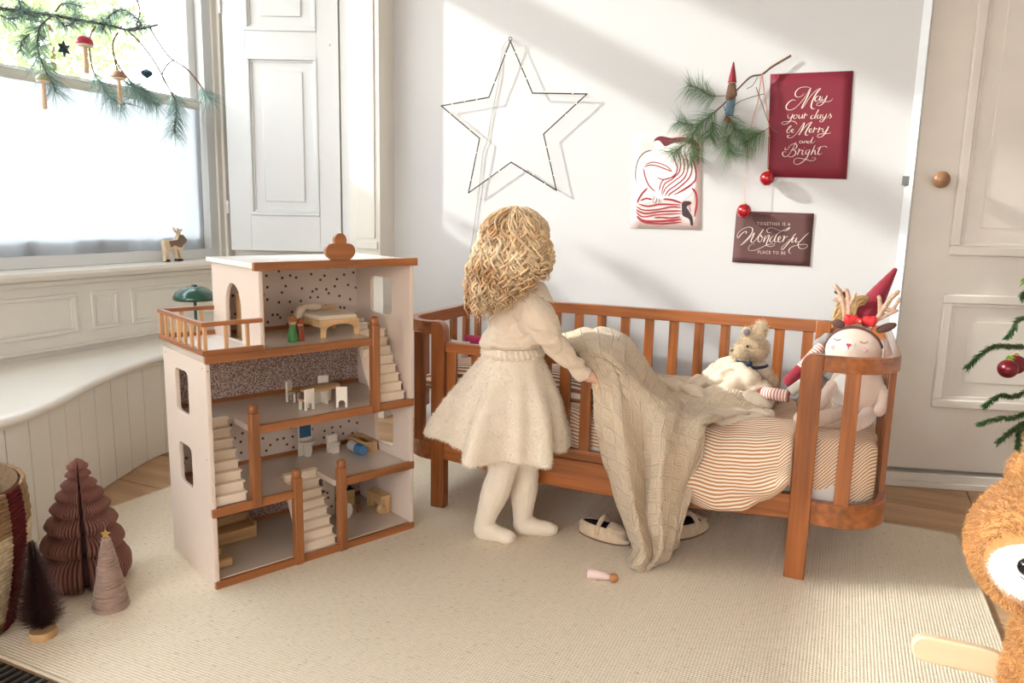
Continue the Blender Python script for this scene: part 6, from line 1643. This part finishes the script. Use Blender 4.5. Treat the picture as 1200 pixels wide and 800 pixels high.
# yarn cone tree with a gold star
yt0 = at(126, 713, Z=RUGZ)+V((0, .01, 0))
yt = thing('yarn_tree', 'dusty pink yarn wrapped cone tree with a tiny gold star', 'decorative tree', tuple(yt0))
M_yarn = mat('dusty_yarn', (176, 146, 130), .95, .15, 60, .6, 300, .1, sheen=.4)
yr = lambda z: .041*(1-z/.185)**.9*.86+.0068
MB().lathe([(yr(z/1000.)-.002, z/1000.) for z in range(0, 186, 15)], 24).build('cone', M_yarn, yt, smooth=40)
pts = []; n_ = 34*26
rr = random.Random(8)
for k in range(n_): t = k/n_; z = .003+.180*t; a = 2*PI*34*t; pts.append(V((yr(z)*math.cos(a), yr(z)*math.sin(a), z+.0022*math.sin(a*1.0+7*noise.noise(V((t*20, 0, 0)))))))
yb = MB().tube(pts, .0027, 5).build('yarn_winding', M_yarn, yt, smooth=True); fur(yb, M_yarn, 2600, .0065, .00025, lean=(0,0,0), jitter=1.0, seed=9)
P = [(.0125*(1 if k % 2 == 0 else .45)*math.cos(PI/2+PI*k/5), .0125*(1 if k % 2 == 0 else .45)*math.sin(PI/2+PI*k/5)) for k in range(10)]
MB().prism(P, .003, org=(0, 0, .194), ex=(.85, .5, 0), ey=(0, 0, 1)).build('star', M_gold, yt)

# ---------------------------------------------------------------- right side: potted spruce with baubles
tc0 = V((.72, 2.93, 0))
bkt = basket('plant_basket', 'small coarse woven basket holding the spruce at the right edge', tc0, lambda z: .105+.02*math.sin(min(1, z/.3)*PI*.7), [(.34, mat('water_hyacinth', (196, 168, 128), .85, .3, 50, .9, 160, .1))], [], .016, 4, 'plant basket')
sp = thing('spruce_tree', 'small green spruce tree with drooping branches in the woven basket', 'tree', tuple(tc0+V((0, 0, .2))))
MB().tube([tc0+V((0,0,.1)), tc0+V((0,0,.6)), tc0+V((0,0,1.02))], [.016, .011, .003], 10).build('trunk', M_twig, sp, world=True, smooth=True)
MB().lathe([(.10, .30), (.09, .305), (.001, .31)], 20, tc0).build('soil', mat('soil', (60, 44, 34), .95, .3, 30), sp, world=True)
M_spr = mat('spruce_green', (52, 108, 44), .5, .3, 25, island=.35); M_tip = mat('fresh_spruce_tip', (132, 190, 60), .5, .2, 25, island=.2)
def tpt(px, py, Y): return at(px, py, Y=Y)
rr = random.Random(6); bi = 0
def sbranch(P, nl, seedv, w=.0011):
    global bi
    P = catmull(P, 8); b_ = MB().tube(P, [.0042-.0028*i/(len(P)-1) for i in range(len(P))], 6).build('branch', M_twig, sp, world=True, smooth=True)
    nn = MB(); needles(nn, P, nl, 3600, seedv, w=w, spread=.9, lean=.75); needles(nn, [P[-2], P[-1]], nl, 2500, seedv+500, w=w, spread=.6, lean=1.1)
    nn.build('needles', M_spr, b_, world=True, kind='stuff')
Tz = lambda z: tc0+V((0, 0, z))
sbranch([Tz(.60), tpt(1190,406,2.82), tpt(1160,408,2.76), tpt(1134,430,2.72)], .020, 1)
sbranch([Tz(.55), tpt(1196,462,2.80), tpt(1172,464,2.74), tpt(1154,476,2.70)], .019, 2)
sbranch([Tz(.48), tpt(1198,486,2.76), tpt(1172,490,2.70), tpt(1148,497,2.68)], .018, 3)
sbranch([Tz(.46), tpt(1196,498,2.74), tpt(1182,508,2.68), tpt(1170,518,2.66)], .018, 4)
sbranch([Tz(.74), tpt(1200,372,2.82), tpt(1188,386,2.78), tpt(1180,396,2.76)], .018, 5)
sbranch([Tz(.88), tpt(1206,340,2.82), tpt(1198,350,2.78)], .016, 6)
sbranch([Tz(.44), tpt(1200,500,2.72), tpt(1194,514,2.66), tpt(1192,526,2.64)], .016, 7)
for k in range(16):
    a = rr.uniform(0, 2*PI); z = rr.uniform(.45, .95); L_ = .30*(1.1-z)+.06
    if math.cos(a)*-.9+math.sin(a)*-.4 > .2: a += PI
    d = V((math.cos(a), math.sin(a), .0)); sbranch([Tz(z), Tz(z)+d*L_*.5+V((0,0,.02)), Tz(z)+d*L_+V((0,0,-.03))], .018, 40+k)
MB().tube([(.0,0,0)]*0 or [tc0+V((0,0,1.0)), tc0+V((0,0,1.08))], .003, 6).build('leader', M_twig, sp, world=True)
nn = MB(); P = [tpt(1182,416,2.70), tpt(1184,428,2.70)]; needles(nn, P, .024, 3500, 77, w=.0013); needles(nn, [tpt(1200,325,2.78), tpt(1200,331,2.78)], .020, 2500, 78, w=.0013); nn.build('fresh_tips', M_tip, sp, world=True, kind='stuff')
MB_b = mat('dark_red_bauble', (112, 18, 30), .3, .2, 20, coat=.3, metal=.35)
bauble('dark red bauble on the spruce, the lower left one of the pair', tpt(1181, 432, 2.68), .0285, None, MB_b)
bauble('dark red bauble on the spruce, tucked behind and right of its twin', tpt(1190, 427, 2.74), .0300, None, MB_b)

# ---------------------------------------------------------------- plush rocking bear
M_caramel = mat('caramel_plush', (200, 146, 88), .9, .15, 18, .4, 120, .1, sheen=.4, island=.12)
hc0 = tpt(1217, 640, 1.50); rk = thing('rocking_bear', 'caramel plush bear rocker with white muzzle on curved wooden runners', 'ride-on toy', (hc0.x+.15, hc0.y, RUGZ))
m_ = MB(); m_.sphere(hc0, (.105, .12, .118), 26, 18); m_.sphere(hc0+V((-.022, -.02, .006)), (.088, .095, .100), 22, 14)
m_.sphere(hc0+V((-.01, -.085, .105)), (.036, .03, .04), 14, 10); m_.sphere(hc0+V((-.01, .085, .105)), (.036, .03, .04), 14, 10)
m_.capsule(hc0+V((.06, 0, -.06)), .085, hc0+V((.13, 0, -.14)), .10); m_.capsule(hc0+V((.10, 0, -.13)), .105, hc0+V((.34, 0, -.13)), .110)
m_.sphere(hc0+V((.40, 0, -.12)), (.10, .12, .11))
for sx2, sy2 in ((.06, -.07), (.06, .07), (.36, -.07), (.36, .07)): m_.capsule(hc0+V((sx2, sy2, -.14)), .062, hc0+V((sx2-.02, sy2*1.1, -.30)), .052)
rb = blob('body', m_, M_caramel, rk, world=True, voxel=.009, smooth=5); mz = V((-.30, -.955, 0)).normalized()
cm = hc0+mz*.088+V((0, 0, -.006)); Rz = Matrix((V((0,0,1)).cross(mz), mz, V((0,0,1)))).transposed()
fur(rb, M_caramel, 80000, .013, .0007, lean=(0, 0, -.5), jitter=.55, seed=12, curl=.2, mask=lambda p: (p-cm).length > .066)
m_ = MB(); m_.sphere(cm, (.062, .042, .058), 22, 14, R=Rz)
mzz = blob('muzzle', m_, mat('white_plush', (244,240,234)), rk, world=True, voxel=.004, smooth=3); fur(mzz, mat('white_plush', (244,240,234)), 6000, .006, .0007, seed=14)
tn = V((0,0,1)).cross(mz); tn = -tn if tn.x < 0 else tn
MB().sphere(cm+mz*.036+tn*.002+V((0,0,.012)), (.018, .014, .016), 16, 10).build('nose', mat('black_bead', (14,12,12)), rk, world=True, smooth=True)
MB().tube([cm+mz*(.042-.003*abs(q))+tn*(.002+.014*q)+V((0,0,-.010+.006*abs(q))) for q in (-1, -.5, 0, .5, 1)], .0014, 6).build('mouth', mat('dark_stitch', (60,45,38)), rk, world=True, smooth=True)
for q in (-.012, .078): MB().sphere(hc0+mz*.098+tn*q+V((0,0,.052)), .0085, 14, 10).build('eye', mat('black_bead', (14,12,12)), rk, world=True, smooth=True)
M_bir = mat('birch_ply', (222, 196, 160), .45, .1, grain='x', gscale=20)
for yy in (-.105, .105):
    up_p = []; lo_p = []
    for i in range(31):
        t = -1+2*i/30; x = hc0.x+.20+.335*t; q_ = min(1, abs(t)/.72); zc = .045+.125*q_*q_*(3-2*q_)
        h_ = .0275; up_p.append((x, zc+h_)); lo_p.append((x, zc-h_))
    ends = lambda cx, cz, s: [(cx+s*.0275*math.sin(PI*k/8), cz+.0275*math.cos(PI*k/8)) for k in range(1, 8)]
    P = up_p+ends(hc0.x+.535, .17, 1)+lo_p[::-1]+[(x, z) for x, z in ends(hc0.x-.135, .17, -1)[::-1]]
    MB().prism([(x, z-.0095) for x, z in P], .020, org=(0, hc0.y+yy+.010, 0), ex=(1,0,0), ey=(0,0,1)).build('runner', M_bir, rk, world=True, bevel=.004)
for x in (.06, .33): MB().tube([V((hc0.x+x, hc0.y-.115, .065)), V((hc0.x+x, hc0.y+.115, .065))], .013, 12).build('crossbar', M_bir, rk, world=True, smooth=40)
MB().tube([V((hc0.x+.10, hc0.y-.15, hc0.z+.0)), V((hc0.x+.10, hc0.y+.15, hc0.z+.0))], .012, 12).build('handle', M_bir, rk, world=True, smooth=40)

# ---------------------------------------------------------------- garden trees outside the windows
M_leaf = mat('garden_leaf', (176, 198, 140), .6, .2, 3, island=.25)
def gtree(label, c, r, n, seedv):
    t = thing('garden_tree', label, 'tree', (c[0], c[1], -.3)); rr = random.Random(seedv); m_ = MB()
    for _ in range(n):
        v = V((rr.gauss(0,1), rr.gauss(0,1), rr.gauss(0,1))).normalized()*r*rr.random()**.4; v.z *= .7
        p = V(c)+v; a = V((rr.uniform(-1,1), rr.uniform(-1,1), rr.uniform(-1,1))).normalized()*.040; b_ = a.orthogonal().normalized()*.022
        m_.add([p-a, p+b_, p+a, p-b_], [(0,1,2,3)])
    m_.build('foliage', M_leaf, t, world=True, kind='stuff')
    MB().tube([V((c[0], c[1], -.3)), V(c)], [.05, .02], 8).build('trunk', M_twig, t, world=True)
c1 = at(60, 40, X=-7.0); gtree('light green garden tree seen through the upper window pane', (c1.x, c1.y, c1.z+.15), .85, 2200, 3)
c1 = at(20, 20, X=-9.5); gtree('pale garden tree farther away at the left of the window', (c1.x, c1.y-.3, c1.z+.5), 1.0, 1800, 5)
